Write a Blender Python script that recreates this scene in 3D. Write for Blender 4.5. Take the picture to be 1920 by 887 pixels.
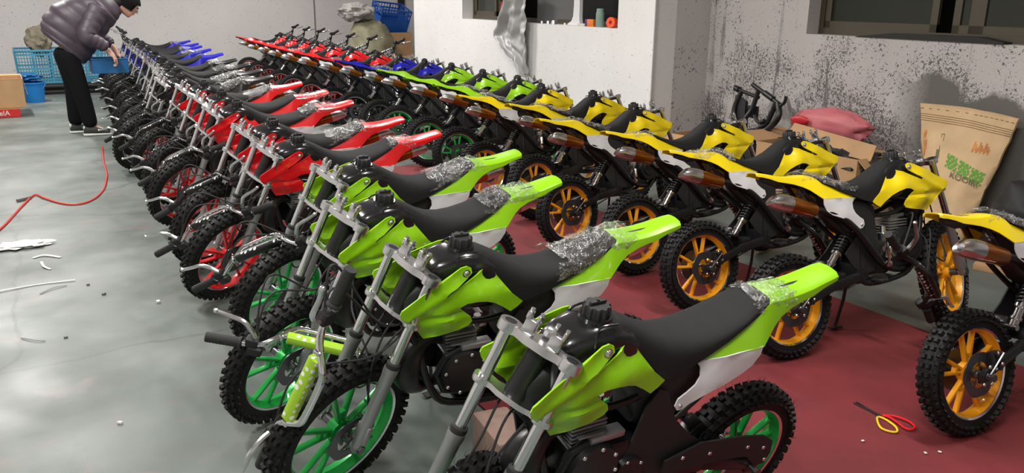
import bpy, bmesh, math, random
from math import sin, cos, pi, radians
from mathutils import Vector, Matrix, Euler, noise
from mathutils.geometry import delaunay_2d_cdt

random.seed(7)
for o in list(bpy.data.objects): bpy.data.objects.remove(o, do_unlink=True)
SC = bpy.context.scene
COL = SC.collection

# ------------------------------------------------------------------ camera, light, exposure
F = Vector((0.48711384, 0.82847793, -0.27630496)); U = Vector((0.13028030, 0.24390519, 0.96100848)); R = Vector((0.86356653, -0.50411762, 0.01087524))
cd = bpy.data.cameras.new('camera'); cam = bpy.data.objects.new('camera', cd); COL.objects.link(cam)
cam.matrix_world = Matrix(((R.x, U.x, -F.x, 0), (R.y, U.y, -F.y, 0), (R.z, U.z, -F.z, 1.5), (0, 0, 0, 1)))
cd.sensor_width = 36; cd.sensor_fit = 'HORIZONTAL'; cd.lens = 1550.67 / 1920 * 36; cd.clip_start = .02; cd.clip_end = 60
SC.camera = cam
w = bpy.data.worlds.new('world'); SC.world = w; w.use_nodes = True
w.node_tree.nodes['Background'].inputs[0].default_value = (.01, .012, .015, 1); w.node_tree.nodes['Background'].inputs[1].default_value = 1
SC.view_settings.view_transform = 'Standard'; SC.view_settings.look = 'None'; SC.view_settings.gamma = 1; SC.view_settings.use_curve_mapping = False
SC.view_settings.exposure = 0.5
def area(name, loc, rot, sx, sy, power, col=(1, .97, .93)):
    l = bpy.data.lights.new(name, 'AREA'); l.shape = 'RECTANGLE'; l.size = sx; l.size_y = sy; l.energy = power; l.color = col
    o = bpy.data.objects.new(name, l); o.location = loc; o.rotation_euler = rot; COL.objects.link(o); return o
# rows of fluorescent tubes under the ceiling
for i, (x, y, p) in enumerate([(-.6, .2, 85), (-.6, 4.2, 95), (-.6, 8.2, 100), (-.4, 12.4, 110), (2.4, 1.6, 60), (2.6, 6.0, 55), (2.8, 10.4, 80), (3.6, 13.6, 60)]):
    area('tube_light', (x, y, 3.35), (0, 0, 0), .14, 1.25, p)

# ------------------------------------------------------------------ materials
MATS = {}
def nt(name):
    m = bpy.data.materials.new(name); m.use_nodes = True; MATS[name] = m
    return m, m.node_tree.nodes, m.node_tree.links, m.node_tree.nodes['Principled BSDF']
def mat(name, col, rough=.5, metal=0, coat=0, bump=0, bscale=200, var=0, vscale=8, spec=.5, trans=0, emis=None):
    m, N, L, b = nt(name)
    b.inputs['Base Color'].default_value = (*col, 1); b.inputs['Roughness'].default_value = rough; b.inputs['Metallic'].default_value = metal
    b.inputs['Coat Weight'].default_value = coat; b.inputs['Coat Roughness'].default_value = .06; b.inputs['Specular IOR Level'].default_value = spec
    b.inputs['Transmission Weight'].default_value = trans
    if emis: b.inputs['Emission Color'].default_value = (*col, 1); b.inputs['Emission Strength'].default_value = emis
    if var or bump:
        tc = N.new('ShaderNodeTexCoord')
    if var:
        n = N.new('ShaderNodeTexNoise'); n.inputs['Scale'].default_value = vscale; n.inputs['Detail'].default_value = 5; L.new(tc.outputs['Object'], n.inputs['Vector'])
        r = N.new('ShaderNodeValToRGB'); r.color_ramp.elements[0].position = .3; r.color_ramp.elements[1].position = .7
        r.color_ramp.elements[0].color = (*[max(0, c * (1 - var)) for c in col], 1); r.color_ramp.elements[1].color = (*[min(1, c * (1 + var)) for c in col], 1)
        L.new(n.outputs['Fac'], r.inputs[0]); L.new(r.outputs[0], b.inputs['Base Color'])
    if bump:
        n2 = N.new('ShaderNodeTexNoise'); n2.inputs['Scale'].default_value = bscale; L.new(tc.outputs['Object'], n2.inputs['Vector'])
        bp = N.new('ShaderNodeBump'); bp.inputs['Strength'].default_value = bump; bp.inputs['Distance'].default_value = .002
        L.new(n2.outputs['Fac'], bp.inputs['Height']); L.new(bp.outputs[0], b.inputs['Normal'])
    return m
mat('green', (.29, .62, .008), .28, coat=.5); mat('yellow', (.86, .66, .006), .3, coat=.4); mat('red', (.72, .008, .012), .28, coat=.5)
mat('blue', (.012, .012, .46), .28, coat=.5); mat('black_gloss', (.012, .012, .013), .25, coat=.4)
mat('wheel_green', (.015, .42, .07), .35, .2, coat=.3); mat('wheel_orange', (.85, .36, .008), .4, .1, coat=.2); mat('wheel_red', (.55, .012, .015), .35, .2, coat=.3); mat('wheel_black', (.02, .02, .022), .35, .3)
mat('white_plastic', (.78, .78, .80), .35, coat=.2)
mat('rubber', (.006, .006, .006), .6, spec=.35, bump=.3, bscale=60)
mat('seat_vinyl', (.016, .016, .017), .7, spec=.25, bump=.6, bscale=900)
mat('black_paint', (.012, .012, .013), .33, bump=.1); mat('black_matte', (.014, .014, .015), .6)
mat('tank_plastic', (.012, .012, .013), .22, coat=.2)
mat('chrome', (.82, .82, .84), .12, 1); mat('alloy', (.78, .78, .79), .25, 1, var=.1, vscale=40); mat('cast_grey', (.38, .38, .39), .42, .8)
mat('steel_dark', (.16, .16, .17), .35, .9); mat('copper', (.50, .16, .025), .25, .9); mat('grip_rubber', (.018, .018, .018), .7, bump=.6, bscale=300)
mat('gold', (.62, .40, .06), .3, .9)
def polka(name, base):
    m, N, L, b = nt(name); tc = N.new('ShaderNodeTexCoord'); v = N.new('ShaderNodeTexVoronoi'); v.inputs['Scale'].default_value = 42; v.inputs['Randomness'].default_value = .35
    L.new(tc.outputs['Object'], v.inputs['Vector']); r = N.new('ShaderNodeValToRGB'); r.color_ramp.interpolation = 'CONSTANT'
    r.color_ramp.elements[0].color = (.8, .8, .76, 1); r.color_ramp.elements[1].color = (*base, 1); r.color_ramp.elements[1].position = .33
    L.new(v.outputs['Distance'], r.inputs[0]); L.new(r.outputs[0], b.inputs['Base Color']); b.inputs['Roughness'].default_value = .35
polka('pad_green', (.36, .60, .03)); polka('pad_black', (.015, .015, .015))
def film(name, tint=(1, 1, 1), amt=.10):
    m, N, L, b = nt(name); N.remove(b); out = N['Material Output']
    tc = N.new('ShaderNodeTexCoord'); n = N.new('ShaderNodeTexNoise'); n.inputs['Scale'].default_value = 38; n.inputs['Detail'].default_value = 6; n.inputs['Distortion'].default_value = 1.2
    L.new(tc.outputs['Object'], n.inputs['Vector']); bp = N.new('ShaderNodeBump'); bp.inputs['Strength'].default_value = 1; bp.inputs['Distance'].default_value = .012; L.new(n.outputs['Fac'], bp.inputs['Height'])
    t = N.new('ShaderNodeBsdfTransparent'); t.inputs[0].default_value = (*[c * .96 for c in tint], 1)
    g = N.new('ShaderNodeBsdfGlossy'); g.inputs['Roughness'].default_value = .07; L.new(bp.outputs[0], g.inputs['Normal'])
    d = N.new('ShaderNodeBsdfDiffuse'); d.inputs[0].default_value = (.8, .8, .82, 1)
    f = N.new('ShaderNodeLayerWeight'); f.inputs[0].default_value = .35; L.new(bp.outputs[0], f.inputs['Normal'])
    mp = N.new('ShaderNodeMapRange'); mp.inputs['To Min'].default_value = .04; mp.inputs['To Max'].default_value = .6; L.new(f.outputs['Facing'], mp.inputs[0])
    x1 = N.new('ShaderNodeMixShader'); L.new(mp.outputs[0], x1.inputs[0]); L.new(t.outputs[0], x1.inputs[1]); L.new(g.outputs[0], x1.inputs[2])
    x2 = N.new('ShaderNodeMixShader'); x2.inputs[0].default_value = amt * .35; L.new(x1.outputs[0], x2.inputs[1]); L.new(d.outputs[0], x2.inputs[2]); 
    # glints on the folds, painted in as thin white crease lines
    n3 = N.new('ShaderNodeTexNoise'); n3.inputs['Scale'].default_value = 15; n3.inputs['Detail'].default_value = 3; n3.inputs['Distortion'].default_value = 2.5; L.new(tc.outputs['Object'], n3.inputs['Vector'])
    a1 = N.new('ShaderNodeMath'); a1.operation = 'SUBTRACT'; a1.inputs[1].default_value = .5; L.new(n3.outputs['Fac'], a1.inputs[0])
    a2 = N.new('ShaderNodeMath'); a2.operation = 'ABSOLUTE'; L.new(a1.outputs[0], a2.inputs[0])
    a3 = N.new('ShaderNodeMapRange'); a3.inputs['From Min'].default_value = .0; a3.inputs['From Max'].default_value = .014; a3.inputs['To Min'].default_value = .7; a3.inputs['To Max'].default_value = 0; L.new(a2.outputs[0], a3.inputs[0])
    dg = N.new('ShaderNodeBsdfDiffuse'); dg.inputs[0].default_value = (.95, .95, .97, 1); L.new(bp.outputs[0], dg.inputs['Normal'])
    x3 = N.new('ShaderNodeMixShader'); L.new(a3.outputs[0], x3.inputs[0]); L.new(x2.outputs[0], x3.inputs[1]); L.new(dg.outputs[0], x3.inputs[2]); L.new(x3.outputs[0], out.inputs[0])
film('clear_film')

def wallmat(name, base, splat=.5, streak=.3, zfade=1.0, dark=(.09, .08, .075), lower=None, lo=.45):
    m, N, L, b = nt(name); tc = N.new('ShaderNodeTexCoord'); sep = N.new('ShaderNodeSeparateXYZ'); L.new(tc.outputs['Object'], sep.inputs[0])
    def noise_(sc, det=4, dist=0, vec=None):
        n = N.new('ShaderNodeTexNoise'); n.inputs['Scale'].default_value = sc; n.inputs['Detail'].default_value = det; n.inputs['Distortion'].default_value = dist
        L.new(vec or tc.outputs['Object'], n.inputs['Vector']); return n.outputs['Fac']
    def ramp(src, a, b_, ca=(0, 0, 0), cb=(1, 1, 1)):
        r = N.new('ShaderNodeValToRGB'); r.color_ramp.elements[0].position = a; r.color_ramp.elements[1].position = b_
        r.color_ramp.elements[0].color = (*ca, 1); r.color_ramp.elements[1].color = (*cb, 1); L.new(src, r.inputs[0]); return r.outputs[0]
    def math_(op, a, c):
        k = N.new('ShaderNodeMath'); k.operation = op
        for i, s in enumerate((a, c)):
            if isinstance(s, (int, float)): k.inputs[i].default_value = s
            else: L.new(s, k.inputs[i])
        return k.outputs[0]
    col = ramp(noise_(1.3, 6), .3, .75, tuple(c * .9 for c in base), base)
    # splashes get denser towards the floor
    zm = N.new('ShaderNodeMapRange'); zm.inputs['From Min'].default_value = 0; zm.inputs['From Max'].default_value = zfade; zm.inputs['To Min'].default_value = 1; zm.inputs['To Max'].default_value = 0; L.new(sep.outputs['Z'], zm.inputs[0])
    patch = ramp(noise_(2.2, 3), lo, lo + .25)
    thr = math_('MULTIPLY', math_('MULTIPLY', zm.outputs[0], patch), .16 * splat)
    sp = math_('GREATER_THAN', noise_(52, 3, .4), math_('SUBTRACT', .70, thr))
    sp2 = math_('GREATER_THAN', noise_(120, 2), math_('SUBTRACT', .76, math_('MULTIPLY', thr, 1.5)))
    mpg = N.new('ShaderNodeMapping'); mpg.inputs['Scale'].default_value = (16, 16, 1.4); L.new(tc.outputs['Object'], mpg.inputs[0])
    st = ramp(noise_(1, 4, 0, mpg.outputs[0]), .60, .68)
    stm = math_('MULTIPLY', math_('MULTIPLY', st, patch), streak)
    tot = math_('MINIMUM', math_('ADD', math_('MAXIMUM', sp, sp2), stm), .9)
    mx = N.new('ShaderNodeMixRGB'); L.new(tot, mx.inputs[0]); L.new(col, mx.inputs[1]); mx.inputs[2].default_value = (*dark, 1)
    last = mx.outputs[0]
    if lower:
        # worn lower band where the plaster is grey and damp
        e = math_('ADD', sep.outputs['Z'], math_('MULTIPLY', math_('SUBTRACT', noise_(2.6, 6), .5), .9))
        band = ramp(e, lower - .03, lower + .03, (1, 1, 1), (0, 0, 0))
        y0 = N.new('ShaderNodeMapRange'); y0.inputs['From Min'].default_value = 3.9; y0.inputs['From Max'].default_value = 3.6; L.new(sep.outputs['Y'], y0.inputs[0])
        mx2 = N.new('ShaderNodeMixRGB'); L.new(math_('MULTIPLY', band, y0.outputs[0]), mx2.inputs[0]); L.new(last, mx2.inputs[1]); mx2.inputs[2].default_value = (.14, .135, .12, 1); last = mx2.outputs[0]
    L.new(last, b.inputs['Base Color']); b.inputs['Roughness'].default_value = .75
    bp = N.new('ShaderNodeBump'); bp.inputs['Strength'].default_value = .25; bp.inputs['Distance'].default_value = .01; L.new(noise_(12, 6), bp.inputs['Height']); L.new(bp.outputs[0], b.inputs['Normal'])
wallmat('wall_white', (.86, .85, .835), .55, .05, .9)
wallmat('wall_back', (.70, .67, .66), .45, .05, 1.0)
wallmat('wall_dirty', (.56, .52, .51), 1.35, 1.0, 2.6, lower=.95, lo=.33)
wallmat('wall_end', (.60, .57, .56), 1.7, .2, 1.6, lo=.42)
def floormat():
    m, N, L, b = nt('floor_paint'); tc = N.new('ShaderNodeTexCoord')
    def n_(sc, det, dist=0):
        n = N.new('ShaderNodeTexNoise'); n.inputs['Scale'].default_value = sc; n.inputs['Detail'].default_value = det; n.inputs['Distortion'].default_value = dist; L.new(tc.outputs['Object'], n.inputs[0]); return n.outputs['Fac']
    def rp(s, st):
        r = N.new('ShaderNodeValToRGB'); r.color_ramp.elements[0].position = st[0][0]; r.color_ramp.elements[0].color = (*st[0][1], 1); r.color_ramp.elements[1].position = st[-1][0]; r.color_ramp.elements[1].color = (*st[-1][1], 1)
        for p, c in st[1:-1]: e = r.color_ramp.elements.new(p); e.color = (*c, 1)
        L.new(s, r.inputs[0]); return r.outputs[0]
    base = rp(n_(1.6, 8, .3), [(.30, (.075, .092, .082)), (.5, (.125, .145, .133)), (.70, (.20, .22, .207))])
    stn = rp(n_(4.5, 7, .8), [(.56, (0, 0, 0)), (.72, (1, 1, 1))])
    mx = N.new('ShaderNodeMixRGB'); mf = N.new('ShaderNodeMath'); mf.operation = 'MULTIPLY'; mf.inputs[1].default_value = .45; L.new(stn, mf.inputs[0]); L.new(mf.outputs[0], mx.inputs[0]); L.new(base, mx.inputs[1]); mx.inputs[2].default_value = (.20, .15, .14, 1)
    # hairline cracks
    v = N.new('ShaderNodeTexVoronoi'); v.feature = 'DISTANCE_TO_EDGE'; v.inputs['Scale'].default_value = .55
    dn = N.new('ShaderNodeTexNoise'); dn.inputs['Scale'].default_value = 2.5; dn.inputs['Detail'].default_value = 6; L.new(tc.outputs['Object'], dn.inputs[0])
    ad = N.new('ShaderNodeMixRGB'); ad.inputs[0].default_value = .18; L.new(tc.outputs['Object'], ad.inputs[1]); L.new(dn.outputs['Color'], ad.inputs[2]); L.new(ad.outputs[0], v.inputs[0])
    ck = rp(v.outputs['Distance'], [(.0, (1, 1, 1)), (.006, (0, 0, 0))])
    cm = N.new('ShaderNodeMath'); cm.operation = 'MULTIPLY'; cm.inputs[1].default_value = .45; L.new(ck, cm.inputs[0])
    m2 = N.new('ShaderNodeMixRGB'); L.new(cm.outputs[0], m2.inputs[0]); L.new(mx.outputs[0], m2.inputs[1]); m2.inputs[2].default_value = (.06, .06, .055, 1)
    L.new(m2.outputs[0], b.inputs['Base Color'])
    rg = rp(n_(2.4, 6), [(.3, (.36, .36, .36)), (.7, (.60, .60, .60))]); L.new(rg, b.inputs['Roughness']); b.inputs['Specular IOR Level'].default_value = .55
    bp = N.new('ShaderNodeBump'); bp.inputs['Strength'].default_value = .12; bp.inputs['Distance'].default_value = .01; L.new(n_(9, 6), bp.inputs['Height']); L.new(bp.outputs[0], b.inputs['Normal'])
floormat()
mat('red_mat', (.17, .017, .021), .75, var=.22, vscale=2.5, bump=.4, bscale=120)
mat('frame_bronze', (.085, .07, .048), .45, .3); mat('dark_void', (.012, .012, .010), .6)
def glass(name, tint, rough):
    m, N, L, b = nt(name); b.inputs['Base Color'].default_value = (*tint, 1); b.inputs['Roughness'].default_value = rough; b.inputs['Specular IOR Level'].default_value = .5
glass('window_glass', (.018, .021, .014), .08)
mat('cardboard', (.50, .30, .15), .8, var=.08, vscale=6); mat('cardboard_dark', (.20, .11, .055), .85, var=.15); mat('kraft_paper', (.62, .43, .24), .75, var=.15, vscale=5, bump=.8, bscale=14)
mat('kraft_stitch', (.22, .12, .05), .8); mat('sack_green', (.14, .36, .05), .8); mat('sack_orange', (.62, .24, .06), .8, var=.3, vscale=20); mat('ink_dark', (.16, .15, .08), .8)
mat('crate_blue', (.008, .10, .27), .45, var=.15, vscale=12); mat('crate_cyan', (.04, .22, .33), .45, var=.15); mat('crate_royal', (.01, .10, .45), .4); mat('bucket_blue', (.01, .17, .50), .35)
mat('sack_olive', (.28, .26, .17), .85, var=.2); mat('sack_grey', (.40, .385, .36), .7, var=.25, vscale=5); mat('cloth_silver', (.42, .42, .41), .45, .25, var=.12, vscale=6); mat('pink_plastic', (.62, .17, .19), .5, var=.1); mat('red_plastic', (.55, .02, .03), .35)
mat('jacket', (.062, .045, .060), .5, var=.35, vscale=5, bump=.5, bscale=30); mat('jacket_dark', (.018, .014, .016), .55, var=.3, vscale=6); mat('trousers', (.005, .005, .006), .85, spec=.15); mat('skin', (.55, .30, .22), .55, var=.08, vscale=20); mat('hair', (.006, .005, .005), .85, spec=.15)
mat('shoe_dark', (.03, .035, .032), .7); mat('shoe_white', (.62, .64, .60), .6); mat('cloth_olive', (.20, .175, .125), .85, var=.15)
mat('flask_red', (.35, .008, .012), .3, coat=.3); mat('flask_green', (.25, .38, .32), .4); mat('orange_plastic', (.95, .10, .02), .4); mat('orange_box', (.85, .22, .03), .5); mat('purple_print', (.10, .03, .20), .5)
mat('hose_red', (.62, .04, .03), .4); mat('scrap_white', (.62, .62, .58), .6); mat('scrap_grey', (.13, .13, .13), .6); mat('handle_yellow', (.82, .58, .03), .3, coat=.3); mat('handle_red', (.72, .012, .02), .3, coat=.3)
mat('print_blue', (.02, .06, .45), .5); mat('print_red', (.60, .02, .02), .5); mat('print_white', (.8, .8, .78), .5); mat('tape_yellow', (.55, .50, .02), .5); mat('bubble_box', (.26, .17, .14), .7, var=.12, vscale=25, bump=.8, bscale=90)

# ------------------------------------------------------------------ mesh helpers
class MB:
    def __init__(s): s.v = []; s.f = []
    def add(s, v, f, M=None):
        b = len(s.v); s.v += [(M @ Vector(p)) if M else Vector(p) for p in v]; s.f += [tuple(b + i for i in q) for q in f]; return s
    def box(s, c, d, M=None, bev=0.0):
        x, y, z = [k / 2 for k in d]; T = (M or Matrix()) 
        if bev <= 0:
            v = [(sx * x + c[0], sy * y + c[1], sz * z + c[2]) for sx in (-1, 1) for sy in (-1, 1) for sz in (-1, 1)]
            f = [(0, 1, 3, 2), (4, 6, 7, 5), (0, 4, 5, 1), (2, 3, 7, 6), (0, 2, 6, 4), (1, 5, 7, 3)]
            return s.add(v, f, T)
        bm = bmesh.new(); bmesh.ops.create_cube(bm, size=1)
        for q in bm.verts: q.co = Vector((q.co.x * d[0], q.co.y * d[1], q.co.z * d[2])) + Vector(c)
        bmesh.ops.bevel(bm, geom=bm.edges[:], offset=bev, segments=2, affect='EDGES', profile=.5)
        bm.verts.index_update(); s.add([q.co.copy() for q in bm.verts], [[q.index for q in f.verts] for f in bm.faces], T); bm.free(); return s
    def obox(s, p0, p1, w, h, up=(0, 0, 1), bev=0.0):
        p0, p1 = Vector(p0), Vector(p1); d = p1 - p0; M = frame(p0, d, up)
        return s.box((0, 0, d.length / 2), (w, h, d.length), M, bev)
    def tube(s, pts, r, n=8, caps=True, closed=False):
        pts = [Vector(p) for p in pts]; m = len(pts); rs = r if isinstance(r, (list, tuple)) else [r] * m
        b = len(s.v); nrm = None
        for i, p in enumerate(pts):
            if closed: t = pts[(i + 1) % m] - pts[i - 1]
            else: t = pts[min(i + 1, m - 1)] - pts[max(i - 1, 0)]
            if t.length < 1e-9: t = Vector((0, 0, 1))
            t.normalize()
            if nrm is None: a = Vector((0, 0, 1)) if abs(t.z) < .9 else Vector((1, 0, 0)); nrm = (a - t * a.dot(t)).normalized()
            else:
                nrm = nrm - t * nrm.dot(t)
                if nrm.length < 1e-6: a = Vector((0, 0, 1)) if abs(t.z) < .9 else Vector((1, 0, 0)); nrm = a - t * a.dot(t)
                nrm.normalize()
            bi = t.cross(nrm)
            for k in range(n): a = 2 * pi * k / n; s.v.append(p + (nrm * cos(a) + bi * sin(a)) * rs[i])
        for i in range(m if closed else m - 1):
            j = (i + 1) % m
            for k in range(n): s.f.append((b + i * n + k, b + i * n + (k + 1) % n, b + j * n + (k + 1) % n, b + j * n + k))
        if caps and not closed:
            s.f.append(tuple(b + k for k in range(n))[::-1]); s.f.append(tuple(b + (m - 1) * n + k for k in range(n)))
        return s
    def cyl(s, p0, p1, r0, r1=None, n=16):
        return s.tube([p0, p1], [r0, r0 if r1 is None else r1], n)
    def lathe(s, prof, M=None, n=32, closed=False):   # profile (r, h) about local z
        b = []; 
        for i in range(n):
            a = 2 * pi * i / n
            for r, h in prof: b.append((r * cos(a), r * sin(a), h))
        m = len(prof); f = []
        for i in range(n):
            j = (i + 1) % n
            for k in range(m if closed else m - 1): q = (k + 1) % m; f.append((i * m + k, j * m + k, j * m + q, i * m + q))
        return s.add(b, f, M)
    def loft(s, secs, caps=True, closed=True):
        b = len(s.v); m = len(secs[0])
        for c in secs: s.v += [Vector(p) for p in c]
        for i in range(len(secs) - 1):
            for k in range(m if closed else m - 1): q = (k + 1) % m; s.f.append((b + i * m + k, b + i * m + q, b + (i + 1) * m + q, b + (i + 1) * m + k))
        if caps: s.f.append(tuple(b + k for k in range(m))[::-1]); s.f.append(tuple(b + (len(secs) - 1) * m + k for k in range(m)))
        return s
    def ball(s, c, r, M=None, nu=12, nv=8):
        c = Vector(c); rr = r if isinstance(r, (list, tuple)) else (r, r, r); v = []; f = []
        for i in range(1, nv):
            t = pi * i / nv
            for k in range(nu): a = 2 * pi * k / nu; v.append((sin(t) * cos(a) * rr[0] + c.x, sin(t) * sin(a) * rr[1] + c.y, cos(t) * rr[2] + c.z))
        top = len(v); v.append((c.x, c.y, c.z + rr[2])); v.append((c.x, c.y, c.z - rr[2]))
        for i in range(nv - 2):
            for k in range(nu): q = (k + 1) % nu; f.append((i * nu + k, (i + 1) * nu + k, (i + 1) * nu + q, i * nu + q))
        for k in range(nu): q = (k + 1) % nu; f.append((top, k, q)); f.append((top + 1, (nv - 2) * nu + q, (nv - 2) * nu + k))
        return s.add(v, f, M)
    def mesh(s, name, smooth=True, ang=38):
        me = bpy.data.meshes.new(name); me.from_pydata([tuple(p) for p in s.v], [], s.f); me.validate()
        bm = bmesh.new(); bm.from_mesh(me); bmesh.ops.recalc_face_normals(bm, faces=bm.faces[:]); bm.to_mesh(me); bm.free()
        if smooth: me.shade_smooth(); me.set_sharp_from_angle(angle=radians(ang))
        me.update(); return me
def frame(p, d, up=(0, 0, 1)):
    z = Vector(d).normalized(); u = Vector(up)
    if abs(z.dot(u)) > .97: u = Vector((1, 0, 0))
    x = u.cross(z).normalized(); y = z.cross(x); p = Vector(p)
    return Matrix(((x.x, y.x, z.x, p.x), (x.y, y.y, z.y, p.y), (x.z, y.z, z.z, p.z), (0, 0, 0, 1)))
def smoothpath(pts, n=6, closed=False):
    P = [Vector(p) for p in pts]; out = []; m = len(P)
    for i in range(m if closed else m - 1):
        if closed: a, b, c, d = P[i - 1], P[i], P[(i + 1) % m], P[(i + 2) % m]
        else: a, b, c, d = P[max(i - 1, 0)], P[i], P[i + 1], P[min(i + 2, m - 1)]
        for k in range(n):
            t = k / n; out.append(.5 * ((2 * b) + (c - a) * t + (2 * a - 5 * b + 4 * c - d) * t * t + (3 * b - a - 3 * c + d) * t ** 3))
    if not closed: out.append(P[-1])
    return out
def idw(ctrl):
    def f(x, z):
        s = w_ = 0
        for cx, cz, y in ctrl:
            q = 1 / ((cx - x) ** 2 + (cz - z) ** 2 + 4e-4) ** 1.3; s += q * y; w_ += q
        return s / w_
    return f
def sheet(outline, yf, thick=.004, grid=.018, side=1, sm=0, relief=None):
    """curved moulded panel from an x-z outline, y given by yf(x,z)"""
    if sm: outline = [(p.x, p.y) for p in smoothpath([(a, b, 0) for a, b in outline], sm, True)]
    n = len(outline); pts = [Vector(p) for p in outline]
    xs = [p[0] for p in outline]; zs = [p[1] for p in outline]
    def inside(x, z):
        c = False; j = n - 1
        for i in range(n):
            (xi, zi), (xj, zj) = outline[i], outline[j]
            if (zi > z) != (zj > z) and x < (xj - xi) * (z - zi) / (zj - zi) + xi: c = not c
            j = i
        return c
    x = min(xs) + grid / 2
    while x < max(xs):
        z = min(zs) + grid / 2
        while z < max(zs):
            if inside(x, z) and min((x - a) ** 2 + (z - b) ** 2 for a, b in outline) > (grid * .4) ** 2: pts.append(Vector((x, z)))
            z += grid
        x += grid
    vo, eo, fo, *_ = delaunay_2d_cdt(pts, [(i, (i + 1) % n) for i in range(n)], [list(range(n))], 1, 1e-5)
    bm = bmesh.new(); vs = [bm.verts.new((p[0], side * (yf(p[0], p[1]) + (relief(p[0], p[1]) if relief else 0)), p[1])) for p in vo]
    for f in fo:
        try: bm.faces.new([vs[i] for i in f])
        except ValueError: pass
    bmesh.ops.recalc_face_normals(bm, faces=bm.faces[:]); bm.normal_update()
    back = bmesh.ops.duplicate(bm, geom=bm.faces[:] + bm.edges[:] + bm.verts[:])
    vm = back['vert_map']; bv = [vm[q] for q in vs if q in vm]
    for q in bv: q.co.y -= side * thick
    for e in [e for e in bm.edges if e.is_boundary and e.verts[0] in vm and vm[e.verts[0]].index != e.verts[0].index and e.verts[0] in vs]:
        a, b = e.verts
        if a in vs and b in vs:
            try: bm.faces.new((a, b, vm[b], vm[a]))
            except ValueError: pass
    bm.verts.index_update(); mb = MB(); mb.add([q.co.copy() for q in bm.verts], [[q.index for q in f.verts] for f in bm.faces]); bm.free(); return mb
def shell(rows, thick=.004):
    """open grid of points -> thin shell"""
    bm = bmesh.new(); g = [[bm.verts.new(p) for p in r] for r in rows]
    for i in range(len(g) - 1):
        for k in range(len(g[0]) - 1): bm.faces.new((g[i][k], g[i][k + 1], g[i + 1][k + 1], g[i + 1][k]))
    bmesh.ops.recalc_face_normals(bm, faces=bm.faces[:]); bmesh.ops.solidify(bm, geom=bm.faces[:], thickness=thick)
    bm.verts.index_update(); mb = MB(); mb.add([q.co.copy() for q in bm.verts], [[q.index for q in f.verts] for f in bm.faces]); bm.free(); return mb

# ------------------------------------------------------------------ object helpers
def new(name, mesh, m=None, parent=None, slot=False):
    o = bpy.data.objects.new(name, mesh); COL.objects.link(o)
    if mesh and m:
        if not mesh.materials: mesh.materials.append(MATS[m])
        if slot or mesh.materials[0] != MATS[m]: o.material_slots[0].link = 'OBJECT'; o.material_slots[0].material = MATS[m]
    if parent: o.parent = parent
    return o
def tag(o, label=None, cat=None, group=None, kind=None):
    if label: o['label'] = label
    if cat: o['category'] = cat
    if group: o['group'] = group
    if kind: o['kind'] = kind
    return o
def thing(name, label, cat, loc=(0, 0, 0), rz=0, group=None, rot=None):
    o = bpy.data.objects.new(name, None); COL.objects.link(o); o.location = loc; o.rotation_euler = rot or (0, 0, rz); o.empty_display_size = .1
    return tag(o, label, cat, group)
def part(name, mb, m, parent, ang=38, label=None, kind=None):
    o = new(name, mb.mesh(name, ang=ang), m, parent); tag(o, label, None, None, kind); return o
def single(name, mb, m, label, cat, loc=(0, 0, 0), rz=0, group=None, ang=38, rot=None):
    o = new(name, mb.mesh(name, ang=ang), m); o.location = loc; o.rotation_euler = rot or (0, 0, rz); return tag(o, label, cat, group)
def struct(name, mb, m, parent=None, ang=38):
    o = new(name, mb.mesh(name, ang=ang), m, parent); o['kind'] = 'structure'; return o
def textmesh(body, size, m, parent, M, ext=.0008, name='lettering'):
    c = bpy.data.curves.new(name, 'FONT'); c.body = body; c.size = size; c.extrude = ext; c.align_x = 'CENTER'; c.align_y = 'CENTER'
    t = bpy.data.objects.new(name, c); me = bpy.data.meshes.new_from_object(t); bpy.data.objects.remove(t)
    o = new(name, me, m, parent); o.matrix_local = M; return o

# ------------------------------------------------------------------ the room
K = .055
def wx(y, x0): return x0 + K * (y - 6.0)
mb = MB().box((2.0, 6.5, -.05), (13, 20.5, .1)); struct('floor', mb, 'floor_paint')
mb = MB().box((2.0, 6.5, 3.75), (13, 20.5, .1)); struct('ceiling', mb, 'wall_back')
struct('wall_left', MB().box((-4.1, 6.5, 1.85), (.2, 20.5, 3.8)), 'wall_back')
struct('wall_front', MB().box((2.0, -3.4, 1.85), (13, .2, 3.8)), 'wall_back')
struct('wall_back', MB().box((2.0, 16.55, 1.85), (13, .2, 3.8)), 'wall_back')
def wallrun(name, x0, ya, yb, openings, m, th=.26, ztop=3.75, skip_end=False):
    """wall along the row direction with window openings [(y0,y1,z0,z1)]"""
    mb = MB(); ys = sorted({ya, yb} | {o[0] for o in openings} | {o[1] for o in openings})
    for a, b in zip(ys[:-1], ys[1:]):
        op = [o for o in openings if o[0] <= a and b <= o[1]]
        zs = [(0, ztop)] if not op else [(0, op[0][2]), (op[0][3], ztop)]
        for z0, z1 in zs:
            v = [(wx(y, x0) + dx, y, z) for y in (a, b) for dx in (0, th) for z in (z0, z1)]
            mb.add(v, [(0, 1, 3, 2), (4, 6, 7, 5), (0, 4, 5, 1), (2, 3, 7, 6), (0, 2, 6, 4), (1, 5, 7, 3)])
    return struct(name, mb, m)
W1, W2 = 4.99, 5.66
wallrun('wall_right_inner', W1, 6.0, 12.1, [(6.58, 10.27, 1.235, 2.5)], 'wall_white')
wallrun('wall_right', W2, -3.3, 6.0, [(1.2, 4.80, 1.25, 2.5)], 'wall_dirty')
mb = MB().box((0, 0, 1.85), (.76 + .25, .10, 3.8)); e = struct('wall_end', mb, 'wall_end'); e.location = (W1 + .505 + .0, 6.05, 0)
e.location = (W1 + .512, 6.052, 0)
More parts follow.
